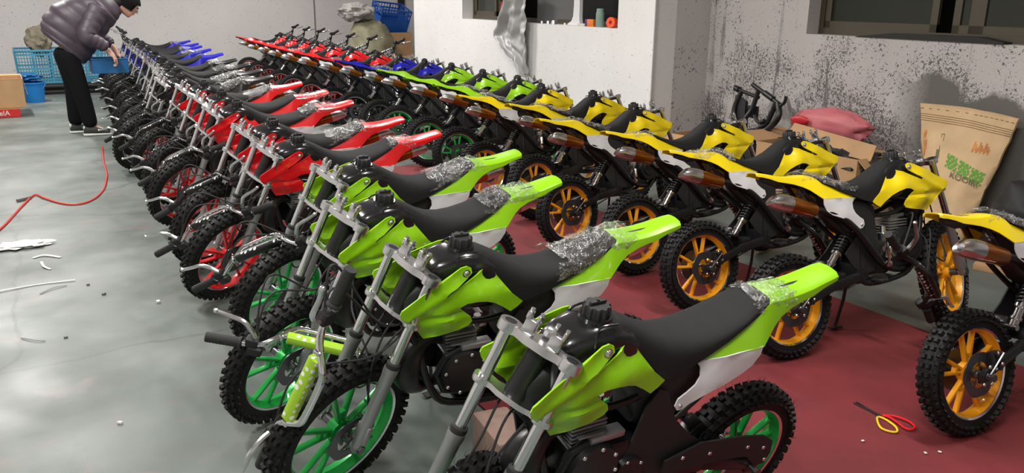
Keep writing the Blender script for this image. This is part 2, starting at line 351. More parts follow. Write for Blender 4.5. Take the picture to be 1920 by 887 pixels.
struct('wall_recess', MB().box((7.2, 14.2, 1.85), (.1, 4.6, 3.8)), 'wall_back'); struct('trim_doorway', MB().box((6.95, 16.43, 1.85), (.14, .03, 3.7)), 'dark_void')
struct('trim_joint', MB().box((4.62 * 16.4 / 14.8, 16.442, 2.1), (.02, .02, 3.3)), 'cast_grey')
struct('trim_column', MB().box((W1 + .02, 6.0, 1.85), (.035, .012, 3.7)), 'wall_end')
# red mat on the floor
mat_o = single('floor_mat', MB().box((2.45, 2.35, .004), (2.20, 9.3, .008), bev=.002), 'red_mat', 'large dark red mat spread on the grey floor under the motorbikes', 'mat')

def window(idx, x0, y0, y1, z0, z1, mull, fr='frame_bronze', glassm='window_glass', sashes=None, inset=.14):
    t = bpy.data.objects.new('window_%d' % idx, None); COL.objects.link(t); t['kind'] = 'structure'
    fw = .05
    def bar(nm, ya, yb, za, zb, dx=0, d=.06, m=fr):
        v = [(wx(y, x0) + inset + dx + q, y, z) for y in (ya, yb) for q in (0, d) for z in (za, zb)]
        part(nm, MB().add(v, [(0, 1, 3, 2), (4, 6, 7, 5), (0, 4, 5, 1), (2, 3, 7, 6), (0, 2, 6, 4), (1, 5, 7, 3)]), m, t)
    bar('frame_rail', y0, y1, z0, z0 + fw); bar('frame_rail', y0, y1, z1 - fw, z1); bar('frame_post', y0, y0 + fw, z0 + fw, z1 - fw); bar('frame_post', y1 - fw, y1, z0 + fw, z1 - fw)
    for a, b, off, gm in sashes:
        bar('sash_rail', a, b, z0 + fw, z0 + fw + .055, off, .03); bar('sash_rail', a, b, z1 - fw - .055, z1 - fw, off, .03)
        bar('sash_post', a, a + .055, z0 + fw, z1 - fw, off, .03); bar('sash_post', b - .055, b, z0 + fw, z1 - fw, off, .03)
        if gm: bar('pane', a + .05, b - .05, z0 + fw + .05, z1 - fw - .05, off + .012, .006, gm)
    return t
window(1, W2, 1.2, 4.80, 1.25, 2.5, [], sashes=[(3.72, 4.74, .0, 'window_glass'), (3.44, 3.62, .03, 'window_glass'), (2.3, 3.44, .03, 'window_glass'), (1.26, 2.3, 0, 'window_glass')])
window(2, W1, 6.58, 10.27, 1.235, 2.5, [], sashes=[(9.55, 10.2, .0, 'window_glass'), (9.1, 9.55, .03, 'window_glass')], inset=.16)
# dark room / night behind the two windows
struct('wall_behind_window_1', MB().box((W2 + .75, 2.9, 1.85), (.05, 5.5, 3.6)), 'dark_void')
struct('wall_behind_window_2', MB().box((W1 + 1.05, 8.6, 1.85), (.05, 6.2, 3.6)), 'dark_void')

# ------------------------------------------------------------------ dirt bike meshes (x forward from rear axle, y left, z up)
def wheel_meshes(Rw, rr, hw, seed):
    rnd = random.Random(seed); RX = Matrix.Rotation(-pi / 2, 4, 'X')     # local z -> +y
    rc = Rw - .009; prof = []
    for i in range(15):
        a = -pi * .5 + pi * i / 14; prof.append(((rr + rc) / 2 - .004 + ((rc - rr) / 2 + .004) * max(-.9, cos(a * 1.0)) if False else rr + (rc - rr) * (cos(a) ** .55 if cos(a) > 1e-4 else 0), hw * (1.0 * sin(a)) * (1 if abs(sin(a)) < .97 else .86)))
    tire = MB(); tire.lathe(prof, RX, 56)
    n = 44
    for i in range(n):
        a0 = 2 * pi * i / n
        for off, lat, w_, l_, tilt, rad in ((0, -.30, .42,   .017, 0, rc), (0, .30, .42, .017, 0, rc), (.5, -.78, .32, .018, -.75, rc - .010), (.5, .78, .32, .018, .75, rc - .010), (0, -.97, .20, .020, -1.3, rc - .028), (0, .97, .20, .020, 1.3, rc - .028)):
            a = a0 + off * 2 * pi / n
            M = Matrix.Rotation(-a, 4, 'Y') @ Matrix.Translation((rad + .002, lat * hw, 0)) @ Matrix.Rotation(tilt, 4, 'Z')
            hx, hy, hz = .008, w_ * hw / 2, l_ / 2 * rnd.uniform(.9, 1.1); k = .8
            v = [(-.006, -hy, -hz), (-.006, hy, -hz), (-.006, hy, hz), (-.006, -hy, hz), (hx, -hy * k, -hz * k), (hx, hy * k, -hz * k), (hx, hy * k, hz * k), (hx, -hy * k, hz * k)]
            tire.add(v, [(4, 5, 6, 7), (0, 1, 5, 4), (1, 2, 6, 5), (2, 3, 7, 6), (3, 0, 4, 7)], M)
    for i in range(150):   # moulding whiskers of a new tyre
        a = rnd.uniform(0, 2 * pi); y = rnd.choice((-1, 1)) * rnd.uniform(.5, 1.0) * hw; L_ = rnd.uniform(.006, .013)
        M = Matrix.Rotation(-a, 4, 'Y'); sy = math.copysign(1, y)
        tire.add([(rc - .002, y - .0006, 0), (rc - .002, y + .0006, .0006), (rc + .012 + L_, y + sy * .004 * rnd.random(), rnd.uniform(-.004, .004))], [(0, 1, 2)], M)
    lip = MB()
    for sy in (-1, 1):
        c = sy * hw * .74
        lip.lathe([(rr + .004, c - sy * .010), (rr + .007, c + sy * .002), (rr + .001, c + sy * .004), (rr - .006, c), (rr - .008, c - sy * .010)], RX, 48)
    wh = MB()
    wh.lathe([(rr - .004, hw * .70), (rr - .008, hw * .68), (rr - .012, hw * .40), (rr - .020, 0), (rr - .012, -hw * .40), (rr - .008, -hw * .68), (rr - .004, -hw * .70), (rr + .001, -hw * .5), (rr + .001, hw * .5)], RX, 48, True)
    wh.cyl((0, -.030, 0), (0, .030, 0), .026, n=20); wh.cyl((0, -.012, 0), (0, .012, 0), .040, n=20)
    for i in range(5):
        a = 2 * pi * i / 5 + .3
        for d in (-.17, .17):
            p0 = (cos(a + d * .9) * .030, 0, sin(a + d * .9) * .030); p1 = (cos(a + d * 1.25) * (rr - .014), 0, sin(a + d * 1.25) * (rr - .014))
            wh.obox(p0, p1, .012, .020, up=(0, 1, 0), bev=.003)
        m0 = cos(a) * (rr * .42), 0, sin(a) * (rr * .42)
        pa = [(cos(a + q) * rr * .40, 0, sin(a + q) * rr * .40) for q in (-.2, .2)]; wh.obox(pa[0], pa[1], .012, .018, up=(0, 1, 0))
    axle = MB().cyl((0, -.105, 0), (0, .105, 0), .0075, n=10); axle.cyl((0, -.108, 0), (0, -.096, 0), .014, n=6); axle.cyl((0, .108, 0), (0, .096, 0), .014, n=6)
    axle.cyl((0, .030, 0), (0, .062, 0), .016, n=14); axle.cyl((0, -.030, 0), (0, -.062, 0), .016, n=14)
    return dict(tire=tire, rim_lip=lip, wheel=wh, axle=axle)
def disc_mesh(r, y):
    mb = MB(); n = 36; v = []; f = []
    for s in (0, .0035):
        for i in range(n):
            a = 2 * pi * i / n; ro = r * (1 + .03 * cos(6 * a)); v += [(cos(a) * r * .58, y + s, sin(a) * r * .58), (cos(a) * ro, y + s, sin(a) * ro)]
    for i in range(n):
        j = (i + 1) % n; A = 0; B = 2 * n
        f += [(2 * i, 2 * j, 2 * j + 1, 2 * i + 1), (B + 2 * i, B + 2 * i + 1, B + 2 * j + 1, B + 2 * j), (2 * i + 1, 2 * j + 1, B + 2 * j + 1, B + 2 * i + 1), (2 * i, B + 2 * i, B + 2 * j, 2 * j)]
    mb.add(v, f)
    for i in range(5):
        a = 2 * pi * i / 5; mb.obox((cos(a) * .022, y + .0015, sin(a) * .022), (cos(a + .35) * r * .62, y + .0015, sin(a + .35) * r * .62), .008, .003, up=(0, 1, 0))
        mb.cyl((cos(a) * .030, y - .003, sin(a) * .030), (cos(a) * .030, y + .007, sin(a) * .030), .005, n=6)
    return mb
RWR, RWF = .229, .258
AXR = Vector((0, 0, RWR)); AXF = Vector((.969, 0, .2605))
G = {}      # geometry library: name -> MB centred in bike coordinates
def tr(mb, d): mb.v = [p + Vector(d) for p in mb.v]; return mb
wr = wheel_meshes(RWR, .166, .040, 3); wf = wheel_meshes(RWF, .192, .037, 4)
for k, v in wr.items(): G['rear_' + k] = tr(v, AXR)
for k, v in wf.items(): G['front_' + k] = tr(v, AXF)
G['rear_disc'] = tr(disc_mesh(.082, -.050), AXR); G['front_disc'] = tr(disc_mesh(.075, .046), AXF)
sp = MB(); n = 44; prof = []
for i in range(n * 2): a = 2 * pi * i / (n * 2); r = .078 if i % 2 else .071; prof.append((cos(a) * r, sin(a) * r))
v = [(x, .050, z) for x, z in prof] + [(x, .055, z) for x, z in prof]; m_ = len(prof)
sp.add(v, [tuple(range(m_))[::-1], tuple(range(m_, 2 * m_))] + [(i, (i + 1) % m_, m_ + (i + 1) % m_, m_ + i) for i in range(m_)]); G['sprocket'] = tr(sp, AXR)
# tank
def ringsec(x, hw, z0, z1, e=.35, n=16, dx=0):
    c = []
    for i in range(n):
        a = 2 * pi * (i + .5) / n; ca, sa = cos(a), sin(a)
        c.append((x + dx * (sa + 1) / 2, hw * math.copysign(abs(ca) ** e, ca), (z0 + z1) / 2 + (z1 - z0) / 2 * math.copysign(abs(sa) ** e, sa)))
    return c
G['fuel_tank'] = MB().loft([ringsec(.742, .036, .655, .755, .5), ringsec(.732, .050, .635, .79, .4), ringsec(.700, .062, .62, .812, .38), ringsec(.655, .068, .63, .824, .4), ringsec(.600, .071, .64, .826, .42), ringsec(.555, .068, .64, .812, .5), ringsec(.500, .058, .64, .775, .6), ringsec(.44, .045, .65, .72, .8)])
G['fuel_tank'].tube(smoothpath([(.66, .066, .71), (.655, .066, .79), (.64, .050, .829), (.59, .052, .831)], 4), .003, 6); G['fuel_tank'].tube(smoothpath([(.66, -.066, .71), (.655, -.066, .79), (.64, -.050, .829), (.59, -.052, .831)], 4), .003, 6)
G['fuel_tank'].cyl((.617, 0, .822), (.617, 0, .834), .040, .038, n=28)
cap = MB(); n = 60; v = []
for z, k in ((.834, 1), (.855, 1), (.860, .9)):
    for i in range(n): a = 2 * pi * i / n; r = (.031 + .0022 * (1 if (i // 3) % 2 else -1)) * k; v.append((.617 + cos(a) * r, sin(a) * r, z))
cap.add(v, [(i, (i + 1) % n, n + (i + 1) % n, n + i) for i in range(n)] + [(n + i, n + (i + 1) % n, 2 * n + (i + 1) % n, 2 * n + i) for i in range(n)] + [tuple(range(2 * n, 3 * n))])
cap.box((.617, 0, .864), (.044, .010, .010), bev=.003); cap.cyl((.617, 0, .858), (.617, 0, .872), .004, n=8); G['fuel_cap'] = cap
# seat
def seatsec(x, hw, z0, z1, xt=0):
    o = []
    for i in range(17):
        a = pi * i / 16; c_ = cos(a); s_ = sin(a)
        o.append((x + xt * s_, hw * math.copysign(abs(c_) ** .6, c_), z0 + (z1 - z0) * (s_ ** .5)))
    o += [(x, -hw * .6, z0 - .002), (x, 0, z0 - .004), (x, hw * .6, z0 - .002)]
    return o
ss = [(.592, .030, .790, .806), (.585, .042, .770, .822), (.56, .050, .738, .822), (.52, .058, .705, .800), (.47, .067, .672, .770), (.42, .076, .650, .749), (.36, .079, .667, .737), (.30, .078, .692, .736), (.24, .074, .716, .745), (.18, .068, .745, .764), (.135, .060, .765, .786), (.10, .052, .780, .795), (.088, .040, .786, .794)]
fine = []
for i in range(len(ss) - 1):
    for k in range(3): t = k / 3; fine.append(tuple(a + (b - a) * t for a, b in zip(ss[i], ss[i + 1])))
fine.append(ss[-1]); G['seat'] = MB().loft([seatsec(*q) for q in fine])
# rear fender with side skirts
fs = [(.335, .055, .690, .070, .672), (.25, .060, .715, .083, .679), (.155, .060, .752, .095, .687), (.128, .056, .776, .095, .689), (.105, .053, .786, .084, .708), (.080, .050, .788, .072, .728), (.050, .048, .787, .061, .744), (.010, .046, .787, .054, .758), (-.03, .045, .790, .050, .767), (-.07, .044, .796, .049, .775), (-.11, .042, .805, .045, .790), (-.145, .041, .812, .043, .799), (-.164, .039, .815, .040, .802), (-.170, .030, .815, .030, .806)]
rows = []
for x, w1, z1, w2, z2 in fs:
    r = [(x, -w2, z2), (x, -(w1 * .45 + w2 * .55), z2 + (z1 - z2) * .5), (x, -w1, z1 - .002), (x, -w1 * .8, z1 + .003), (x, -w1 * .35, z1 + .005), (x, 0, z1 + .0055)]
    rows.append(r + [(a, -b, c) for a, b, c in r[-2::-1]])
G['rear_fender'] = shell(rows, .004)
und = MB().tube([(.03, 0, .772), (-.05, 0, .775), (-.12, 0, .788)], [.02, .024, .012], 8); G['fender_bracket'] = und
sf = idw([(.837, .702, .118), (.629, .785, .083), (.54, .772, .052), (.428, .649, .075), (.465, .626, .079), (.70, .735, .104), (.60, .62, .089), (.597, .70, .108), (.75, .59, .08), (.80, .63, .098), (.70, .66, .112)])
prong = [(.838, .704), (.833, .716), (.787, .738), (.734, .768), (.677, .794), (.650, .806), (.632, .808), (.618, .800), (.617, .787), (.629, .774), (.666, .752), (.702, .733), (.690, .730), (.651, .748), (.600, .772), (.563, .783), (.540, .775), (.512, .738), (.470, .688), (.427, .650), (.445, .636), (.468, .624), (.495, .645), (.530, .670), (.565, .688), (.597, .697), (.628, .694), (.650, .683), (.632, .663), (.607, .640), (.600, .622), (.610, .610), (.645, .602), (.700, .594), (.748, .586), (.758, .600), (.775, .628), (.805, .655), (.832, .686)]
def srel(x, z):
    # raised rib along the upper prong and a crease into the lower scoop
    d = (z - .735) - (x - .70) * -.55; a = .007 * math.exp(-(d / .012) ** 2) * (x > .60)
    d2 = (z - .665) - (x - .65) * -.05; return a - .009 * math.exp(-(d2 / .010) ** 2) * (.63 < x < .80)
for s, nm in ((1, 'l'), (-1, 'r')): G['shroud_' + nm] = sheet(prong, sf, .004, .014, s, 0, srel)
pf = idw([(.325, .675, .069), (.358, .542, .079), (.131, .692, .095), (.24, .61, .094), (.25, .68, .088)])
pan = [(.328, .676), (.25, .683), (.131, .692), (.132, .665), (.149, .634), (.18, .615), (.23, .598), (.28, .578), (.325, .553), (.348, .540), (.362, .541), (.373, .556), (.368, .578), (.345, .592), (.322, .610), (.310, .632), (.312, .655)]
for s, nm in ((1, 'l'), (-1, 'r')): G['panel_' + nm] = sheet(pan, pf, .004, .022, s)
for s, nm in ((1, 'l'), (-1, 'r')):
    G['bolt_' + nm] = MB().ball((.634, s * .090, .788), (.009, .006, .009), nu=10, nv=6).cyl((.634, s * .086, .788), (.634, s * .089, .788), .012, n=14)
    G['pbolt_' + nm] = MB().ball((.357, s * .081, .556), (.006, .004, .006), nu=8, nv=5)
# fork
CT = Vector((.7745, 0, .7922)); kax = (CT - AXF).normalized(); STA = CT + Vector((-.035, 0, 0))
def fk(t, y): return CT + (AXF - CT) * t + Vector((0, y, 0))
FH = .083; FM = frame(CT, kax, (0, 1, 0))      # local x = up cross z
for s, nm in ((1, 'l'), (-1, 'r')):
    y = s * FH
    G['tube_' + nm] = MB().cyl(fk(-.012, y), fk(.60, y), .0148, n=18)
    G['seal_' + nm] = MB().tube([fk(.475, y), fk(.48, y), fk(.50, y), fk(.51, y)], [.017, .021, .0215, .019], 16)
    sl = MB().tube([fk(.505, y), fk(.53, y), fk(.56, y), fk(.94, y), fk(.99, y), fk(1.03, y)], [.0225, .0225, .020, .019, .020, .013], 16)
    sl.cyl(fk(1.0, y - s * .0 - .016), fk(1.0, y + .016), .017, n=16); sl.obox(fk(.86, y + s * 0), fk(.97, y), .018, .05, up=(0, 1, 0), bev=.004); G['slider_' + nm] = sl
def clampmesh(t, th, dips=True):
    mb = MB(); c = fk(t, 0); n_ = 10; out = []
    ex = Vector((0, 1, 0)); ey = ex.cross(kax)      # backward/forward in the clamp plane
    pts = []
    for s in (1, -1):
        for i in range(13):
            a = -pi * .62 + pi * 1.24 * i / 12
            pts.append((s * (FH + .024 * cos(a)), s * .024 * sin(a) + 0))
        pts.append((s * .045 * 0 + s * .055 * 1, s * .018)) if dips else None
        pts.append((s * .03, s * .026)); pts.append((-s * .03, s * .026)); pts.append((-s * .055, s * .018))
    ring = []; m = []
    for a, b in pts: m.append(c + ex * a + ey * (-b - .004))
    b0 = [p - kax * th / 2 for p in m]; b1 = [p + kax * th / 2 for p in m]; q = len(m)
    mb.add(b0 + b1, [tuple(range(q))[::-1], tuple(range(q, 2 * q))] + [(i, (i + 1) % q, q + (i + 1) % q, q + i) for i in range(q)])
    for s in (1, -1): mb.lathe([(.0145, th * .6), (.025, th * .6), (.026, 0), (.025, -th * .6), (.0145, -th * .6)], frame(c + ex * s * FH, kax, (0, 1, 0)), 24)
    return mb
G['upper_clamp'] = clampmesh(-.005, .020); G['lower_clamp'] = clampmesh(.245, .013)
st = MB().cyl(fk(.0, 0) + Vector((-.036, 0, 0)), fk(.27, 0) + Vector((-.036, 0, 0)), .020, n=18); st.cyl(fk(-.03, 0) + Vector((-.036, 0, .002)), fk(-.01, 0) + Vector((-.036, 0, .002)), .014, n=6); G['steering_stem'] = st
tc_ = MB()
for s in (1, -1): tc_.cyl(fk(-.026, s * FH), fk(-.006, s * FH), .0125, .0125, n=16)
G['fork_caps'] = tc_
for s, nm in ((1, 'l'), (-1, 'r')):
    y = s * .034; b = fk(-.025, y) + Vector((.006, 0, 0)); rs = MB(); M = frame(b, kax, (0, 1, 0))
    rs.box((0, 0, .018), (.022, .030, .036), M, .004); rs.box((0, -.012, .042), (.022, .010, .020), M, .003); rs.box((0, .014, .042), (.022, .008, .020), M, .003)
    for q in (-.012, .014): rs.cyl(M @ Vector((0, q, .045)), M @ Vector((0, q, .056)), .0038, n=8); rs.cyl(M @ Vector((0, q, .052)), M @ Vector((0, q, .058)), .0055, n=6)
    G['riser_' + nm] = rs
# frame
fr = MB(); T_ = lambda p, r=.013, n=10: fr.tube(smoothpath(p, 4), r, n)
fr.cyl((.752, 0, .775), (.812, 0, .645), .027, n=16)
T_([(.765, 0, .745), (.62, 0, .70), (.45, 0, .63), (.39, 0, .60)], .019)
for s in (1, -1):
    T_([(.80, s * .012, .665), (.745, s * .045, .52), (.70, s * .055, .38), (.63, s * .055, .305), (.42, s * .055, .285), (.365, s * .052, .34), (.365, s * .045, .50), (.39, s * .02, .60)], .012)
    T_([(.40, s * .03, .61), (.28, s * .045, .665), (.12, s * .042, .735), (.02, s * .036, .762)], .010)
    T_([(.37, s * .045, .45), (.25, s * .050, .55), (.12, s * .045, .665), (.05, s * .040, .748)], .010)
    T_([(.78, s * .012, .70), (.66, s * .04, .62), (.55, s * .045, .585), (.39, s * .03, .59)], .010)
fr.box((.372, 0, .335), (.05, .12, .09), bev=.008); fr.box((.50, 0, .292), (.20, .11, .020), bev=.004)
G['frame'] = fr
G['front_duct'] = MB().loft([ringsec(.792, .030, .60, .70, .45), ringsec(.745, .040, .535, .735, .4), ringsec(.700, .046, .54, .74, .4), ringsec(.66, .044, .60, .74, .45)])
G['air_box'] = MB().loft([ringsec(.47, .045, .50, .63, .4), ringsec(.40, .060, .47, .66, .35), ringsec(.30, .058, .52, .68, .35), ringsec(.22, .048, .60, .70, .4)])
gp = lambda x, z: .066
G['side_guard'] = sheet([(.455, .565), (.425, .615), (.395, .60), (.345, .50), (.28, .43), (.235, .395), (.29, .365), (.37, .31), (.45, .30), (.50, .40), (.475, .47)], gp, .006, .05, 1)
G['side_guard_r'] = sheet([(.455, .565), (.425, .615), (.395, .60), (.345, .50), (.28, .43), (.33, .365), (.40, .33), (.45, .34), (.48, .42), (.475, .47)], lambda x, z: .058, .006, .05, -1)
sw = MB()
for s in (1, -1):
    sw.obox((.39, s * .050, .325), (.20, s * .066, .300), .042, .022, up=(0, 1, 0), bev=.006); sw.obox((.21, s * .066, .302), (-.012, s * .070, .229), .036, .016, up=(0, 1, 0), bev=.005); sw.box((-.008, s * .072, .229), (.055, .012, .040), bev=.004)
sw.cyl((.39, -.062, .325), (.39, .062, .325), .020, n=14); sw.box((.25, 0, .335), (.055, .13, .035), bev=.008); sw.obox((.25, 0, .33), (.18, 0, .40), .05, .03, bev=.006); G['swingarm'] = sw
G['chain_guard'] = sheet([(.36, .375), (.24, .400), (.10, .375), (-.01, .345), (-.055, .312), (-.062, .265), (-.045, .232), (-.01, .232), (.04, .285), (.15, .310), (.30, .325), (.36, .33)], lambda x, z: .084, .006, .06, 1)
G['guard_bolts'] = MB()
for x, z in ((.20, .352), (.05, .325), (-.02, .300), (-.04, .25), (.30, .37)): G['guard_bolts'].ball((x, .086, z), (.007, .004, .007), nu=8, nv=5)
ch = MB()
for za, zb in (((.42, .345), (.02, .304)), ((.42, .285), (.02, .156))):
    nlk = 26
    for i in range(nlk):
        t = (i + .5) / nlk; x = za[0] + (zb[0] - za[0]) * t; z = za[1] + (zb[1] - za[1]) * t; ch.box((x, .0525, z), (.0125, .008 if i % 2 else .005, .009))
G['chain'] = ch
sh = MB(); p0 = Vector((.185, -.048, .372)); p1 = Vector((.335, -.034, .545))
sh.cyl(p0, p0.lerp(p1, .38), .0165, n=14); sh.cyl(p0.lerp(p1, .34), p0.lerp(p1, .40), .024, n=14); sh.cyl(p0.lerp(p1, .12), p0.lerp(p1, .17), .021, n=14); sh.cyl(p0.lerp(p1, .38), p1, .006, n=8); sh.cyl(p0 + Vector((0, -.018, 0)), p0 + Vector((0, .03, 0)), .012, n=10)
sh.cyl(p1 + Vector((0, -.018, 0)), p1 + Vector((0, .03, 0)), .012, n=10); sh.cyl(p0.lerp(p1, .90), p0.lerp(p1, .95), .022, n=14); G['shock'] = sh
sg = []; 
for i in range(91): t = i / 90; a = t * 2 * pi * 7; c = p0.lerp(p1, .41 + .49 * t); M = frame((0, 0, 0), p1 - p0, (0, 1, 0)); sg.append(c + M @ Vector((cos(a) * .021, sin(a) * .021, 0)))
G['spring'] = MB().tube(sg, .0042, 6)
# engine
en = MB(); en.box((.545, 0, .405), (.19, .13, .14), bev=.022); en.box((.47, 0, .375), (.13, .11, .11), bev=.02); en.cyl((.60, .045, .43), (.60, .088, .43), .080, .072, n=28); en.cyl((.475, .05, .375), (.475, .080, .375), .050, .044, n=20)
en.tube([(.60, .060, .51), (.66, .064, .49), (.688, .064, .43), (.66, .064, .365), (.60, .060, .345)], .010, 8); G['engine'] = en
hd = MB()
for i in range(7): z = .478 + i * .0125; hd.box((.60 + (z - .47) * .12, 0, z), (.105, .100, .006), bev=.002)
hd.cyl((.60, 0, .46), (.612, 0, .575), .036, n=18); hd.box((.612, 0, .572), (.085, .082, .018), bev=.005); hd.box((.565, .058, .515), (.10, .035, .020), bev=.004); hd.box((.61, .06, .527), (.075, .012, .006), bev=.002); hd.cyl((.612, 0, .58), (.612, 0, .606), .008, n=8); G['cylinder_head'] = hd
ecb = MB()
for i in range(8): a = 2 * pi * i / 8 + .2; ecb.ball((.60 + cos(a) * .068, .089, .43 + sin(a) * .068), (.0065, .005, .0065), nu=8, nv=5)
for i in range(5): a = 2 * pi * i / 5; ecb.ball((.475 + cos(a) * .041, .080, .375 + sin(a) * .041), (.0055, .004, .0055), nu=8, nv=5)
G['cover_bolts'] = ecb
er = MB(); er.cyl((.62, -.06, .44), (.62, -.105, .44), .082, .074, n=28); er.cyl((.62, -.105, .44), (.62, -.112, .44), .050, .048, n=20)
for i in range(9): er.box((.585 + i * .009, -.113, .455), (.004, .004, .05))
G['starter_cover'] = er
cb = MB(); cb.cyl((.505, -.03, .475), (.505, -.075, .475), .024, n=14); cb.box((.505, -.055, .475), (.044, .05, .062), bev=.006); cb.cyl((.505, -.055, .45), (.505, -.055, .42), .019, .013, n=14); cb.cyl((.505, -.055, .50), (.505, -.055, .535), .015, .012, n=12); cb.cyl((.515, -.085, .445), (.505, -.085, .395), .010, .017, n=12); cb.ball((.500, -.090, .370), .017, nu=10, nv=6); G['carburetor'] = cb
ex = MB(); ex.tube(smoothpath([(.64, .0, .505), (.69, .012, .535), (.738, .022, .53), (.768, .024, .485), (.770, .020, .43), (.745, .005, .37), (.69, -.02, .335), (.60, -.050, .33), (.50, -.068, .36), (.42, -.078, .43), (.33, -.080, .53), (.24, -.078, .60), (.15, -.077, .633), (.09, -.076, .647)], 4),
    [.018] * 3 + [.024, .030, .036, .040, .044, .047, .048, .048, .048, .047, .046, .045, .044, .042, .038, .034, .030, .026, .022, .019] + [.015] * 30, 16)
def _exr(): pass
ex2 = MB(); pth = smoothpath([(.64, .0, .505), (.69, .012, .535), (.738, .022, .53), (.768, .024, .485), (.770, .020, .43), (.745, .005, .37), (.69, -.02, .335), (.60, -.050, .33), (.50, -.068, .36), (.42, -.078, .43), (.33, -.080, .53), (.24, -.078, .60), (.15, -.077, .633), (.09, -.076, .647)], 4)
rad = []
for i in range(len(pth)):
    t = i / (len(pth) - 1); rad.append(.015 + .034 * math.exp(-((t - .26) / .15) ** 2))
ex2.tube(pth, rad, 16); G['exhaust_pipe'] = ex2
mf = MB(); m0, m1, m2 = Vector((.092, -.080, .640)), Vector((-.045, -.080, .681)), Vector((-.135, -.080, .706)); fm = frame(m1, m0 - m1, (0, 1, 0))
mf.tube([m0 + (m0 - m1) * .04, m0, m0.lerp(m1, .06), m1], [.016, .026, .031, .036], 20); G['muffler'] = mf
tp = MB(); secs = []
d_ = (m2 - m1).normalized()
for t, r, k in ((-.02, .0365, 0), (.25, .037, 0), (.6, .035, 0), (.85, .031, .0), (1.0, .025, .0)):
    c = m1.lerp(m2, t); secs.append([c + Vector((0, cos(a) * r, 0)) + d_.cross(Vector((0, 1, 0))) * sin(a) * r + d_ * (.018 * sin(a) * max(0, t)) for a in [2 * pi * i / 20 for i in range(20)]])
c = m1.lerp(m2, .96); secs.append([c + Vector((0, cos(a) * .013, 0)) + d_.cross(Vector((0, 1, 0))) * sin(a) * .013 + d_ * .006 * sin(a) for a in [2 * pi * i / 20 for i in range(20)]])
c = m1.lerp(m2, .55); secs.append([c + Vector((0, cos(a) * .012, 0)) + d_.cross(Vector((0, 1, 0))) * sin(a) * .012 for a in [2 * pi * i / 20 for i in range(20)]])
tp.loft(secs); G['muffler_tip'] = tp
G['muffler_strap'] = MB().tube([(.02, -.080, .705), (.03, -.06, .72), (.04, -.042, .735)], .006, 6).box((.03, -.062, .716), (.02, .04, .006))
G['kickstand'] = MB().tube([(.40, .055, .295), (.42, .10, .19), (.43, .165, .052)], .0075, 8).obox((.40, .167, .045), (.465, .167, .045), .03, .006)
for s, nm in ((1, 'l'), (-1, 'r')):
    pg = MB().box((.44, s * .095, .305), (.035, .065, .012), bev=.003)
    for i in range(6): pg.box((.44, s * (.068 + i * .011), .315), (.033, .003, .012))
    G['peg_' + nm] = pg
G['kick_starter'] = MB().tube(smoothpath([(.49, -.07, .36), (.48, -.11, .38), (.47, -.115, .45), (.468, -.115, .50)], 3), .007, 8).tube([(.468, -.10, .50), (.468, -.15, .50)], .009, 8)
cl = MB(); cl.box((.062, -.062, .275), (.05, .030, .065), bev=.007); cl.cyl((.055, -.078, .30), (.055, -.084, .30), .011, n=10); cl.cyl((.07, -.078, .25), (.07, -.084, .25), .011, n=10); cl.obox((.045, -.078, .245), (.005, -.078, .228), .014, .006); G['caliper'] = cl
clb = MB()
for x, z in ((.055, .305), (.078, .262), (.045, .25), (.012, .262), (.02, .20), (-.02, .205), (.03, .23)): clb.ball((x, -.082, z), (.0075, .006, .0075), nu=8, nv=5)
clb.tube([(.085, -.082, .30), (.03, -.085, .255), (-.005, -.085, .225)], .004, 6); clb.cyl((0, -.080, .229), (0, -.092, .229), .012, n=6); G['caliper_bolts'] = clb
fc = MB(); fc.box((.915, .060, .315), (.035, .03, .06), bev=.006); fc.cyl((.915, .072, .335), (.915, .079, .335), .010, n=10); G['front_caliper'] = fc
# cables running from the dash area down the fork
for i, pp in enumerate(([(.70, .03, .60), (.80, .045, .62), (.865, .035, .56), (.90, .02, .45), (.90, .05, .34)], [(.66, -.03, .66), (.79, -.035, .64), (.875, -.02, .56), (.91, -.03, .44), (.86, -.05, .33), (.74, -.05, .36)], [(.69, .0, .62), (.82, .0, .60), (.90, .03, .50), (.92, .055, .38)])):
    G['cable_%d' % i] = MB().tube(smoothpath(pp, 6), .0033, 6)
# handlebar: local frame, y along the bar, z rise, x forward
hb = MB(); hp = [(-.045, -.355, .088), (-.038, -.235, .085), (-.030, -.185, .082), (-.012, -.145, .060), (.0, -.095, .010), (0, -.06, 0), (0, .06, 0), (.0, .095, .010), (-.012, .145, .060), (-.030, .185, .082), (-.038, .235, .085), (-.045, .355, .088)]
hb.tube(smoothpath(hp, 3), .0105, 12); hb.cyl((-.006, -.128, .047), (-.006, .128, .047), .006, n=8); hb.box((-.006, .128, .047), (.024, .014, .024), bev=.004); hb.box((-.006, -.128, .047), (.024, .014, .024), bev=.004); G['handlebar'] = hb
G['crossbar_pad'] = MB().loft([ringsec(-.0, .018, -.017, .017, .5)] * 1 and [[(-.006 + a, y, .047 + b) for a, b in [(.017 * math.copysign(abs(cos(q)) ** .5, cos(q)), .017 * math.copysign(abs(sin(q)) ** .5, sin(q))) for q in [2 * pi * i / 12 for i in range(12)]]] for y in (-.108, -.10, .10, .108)])
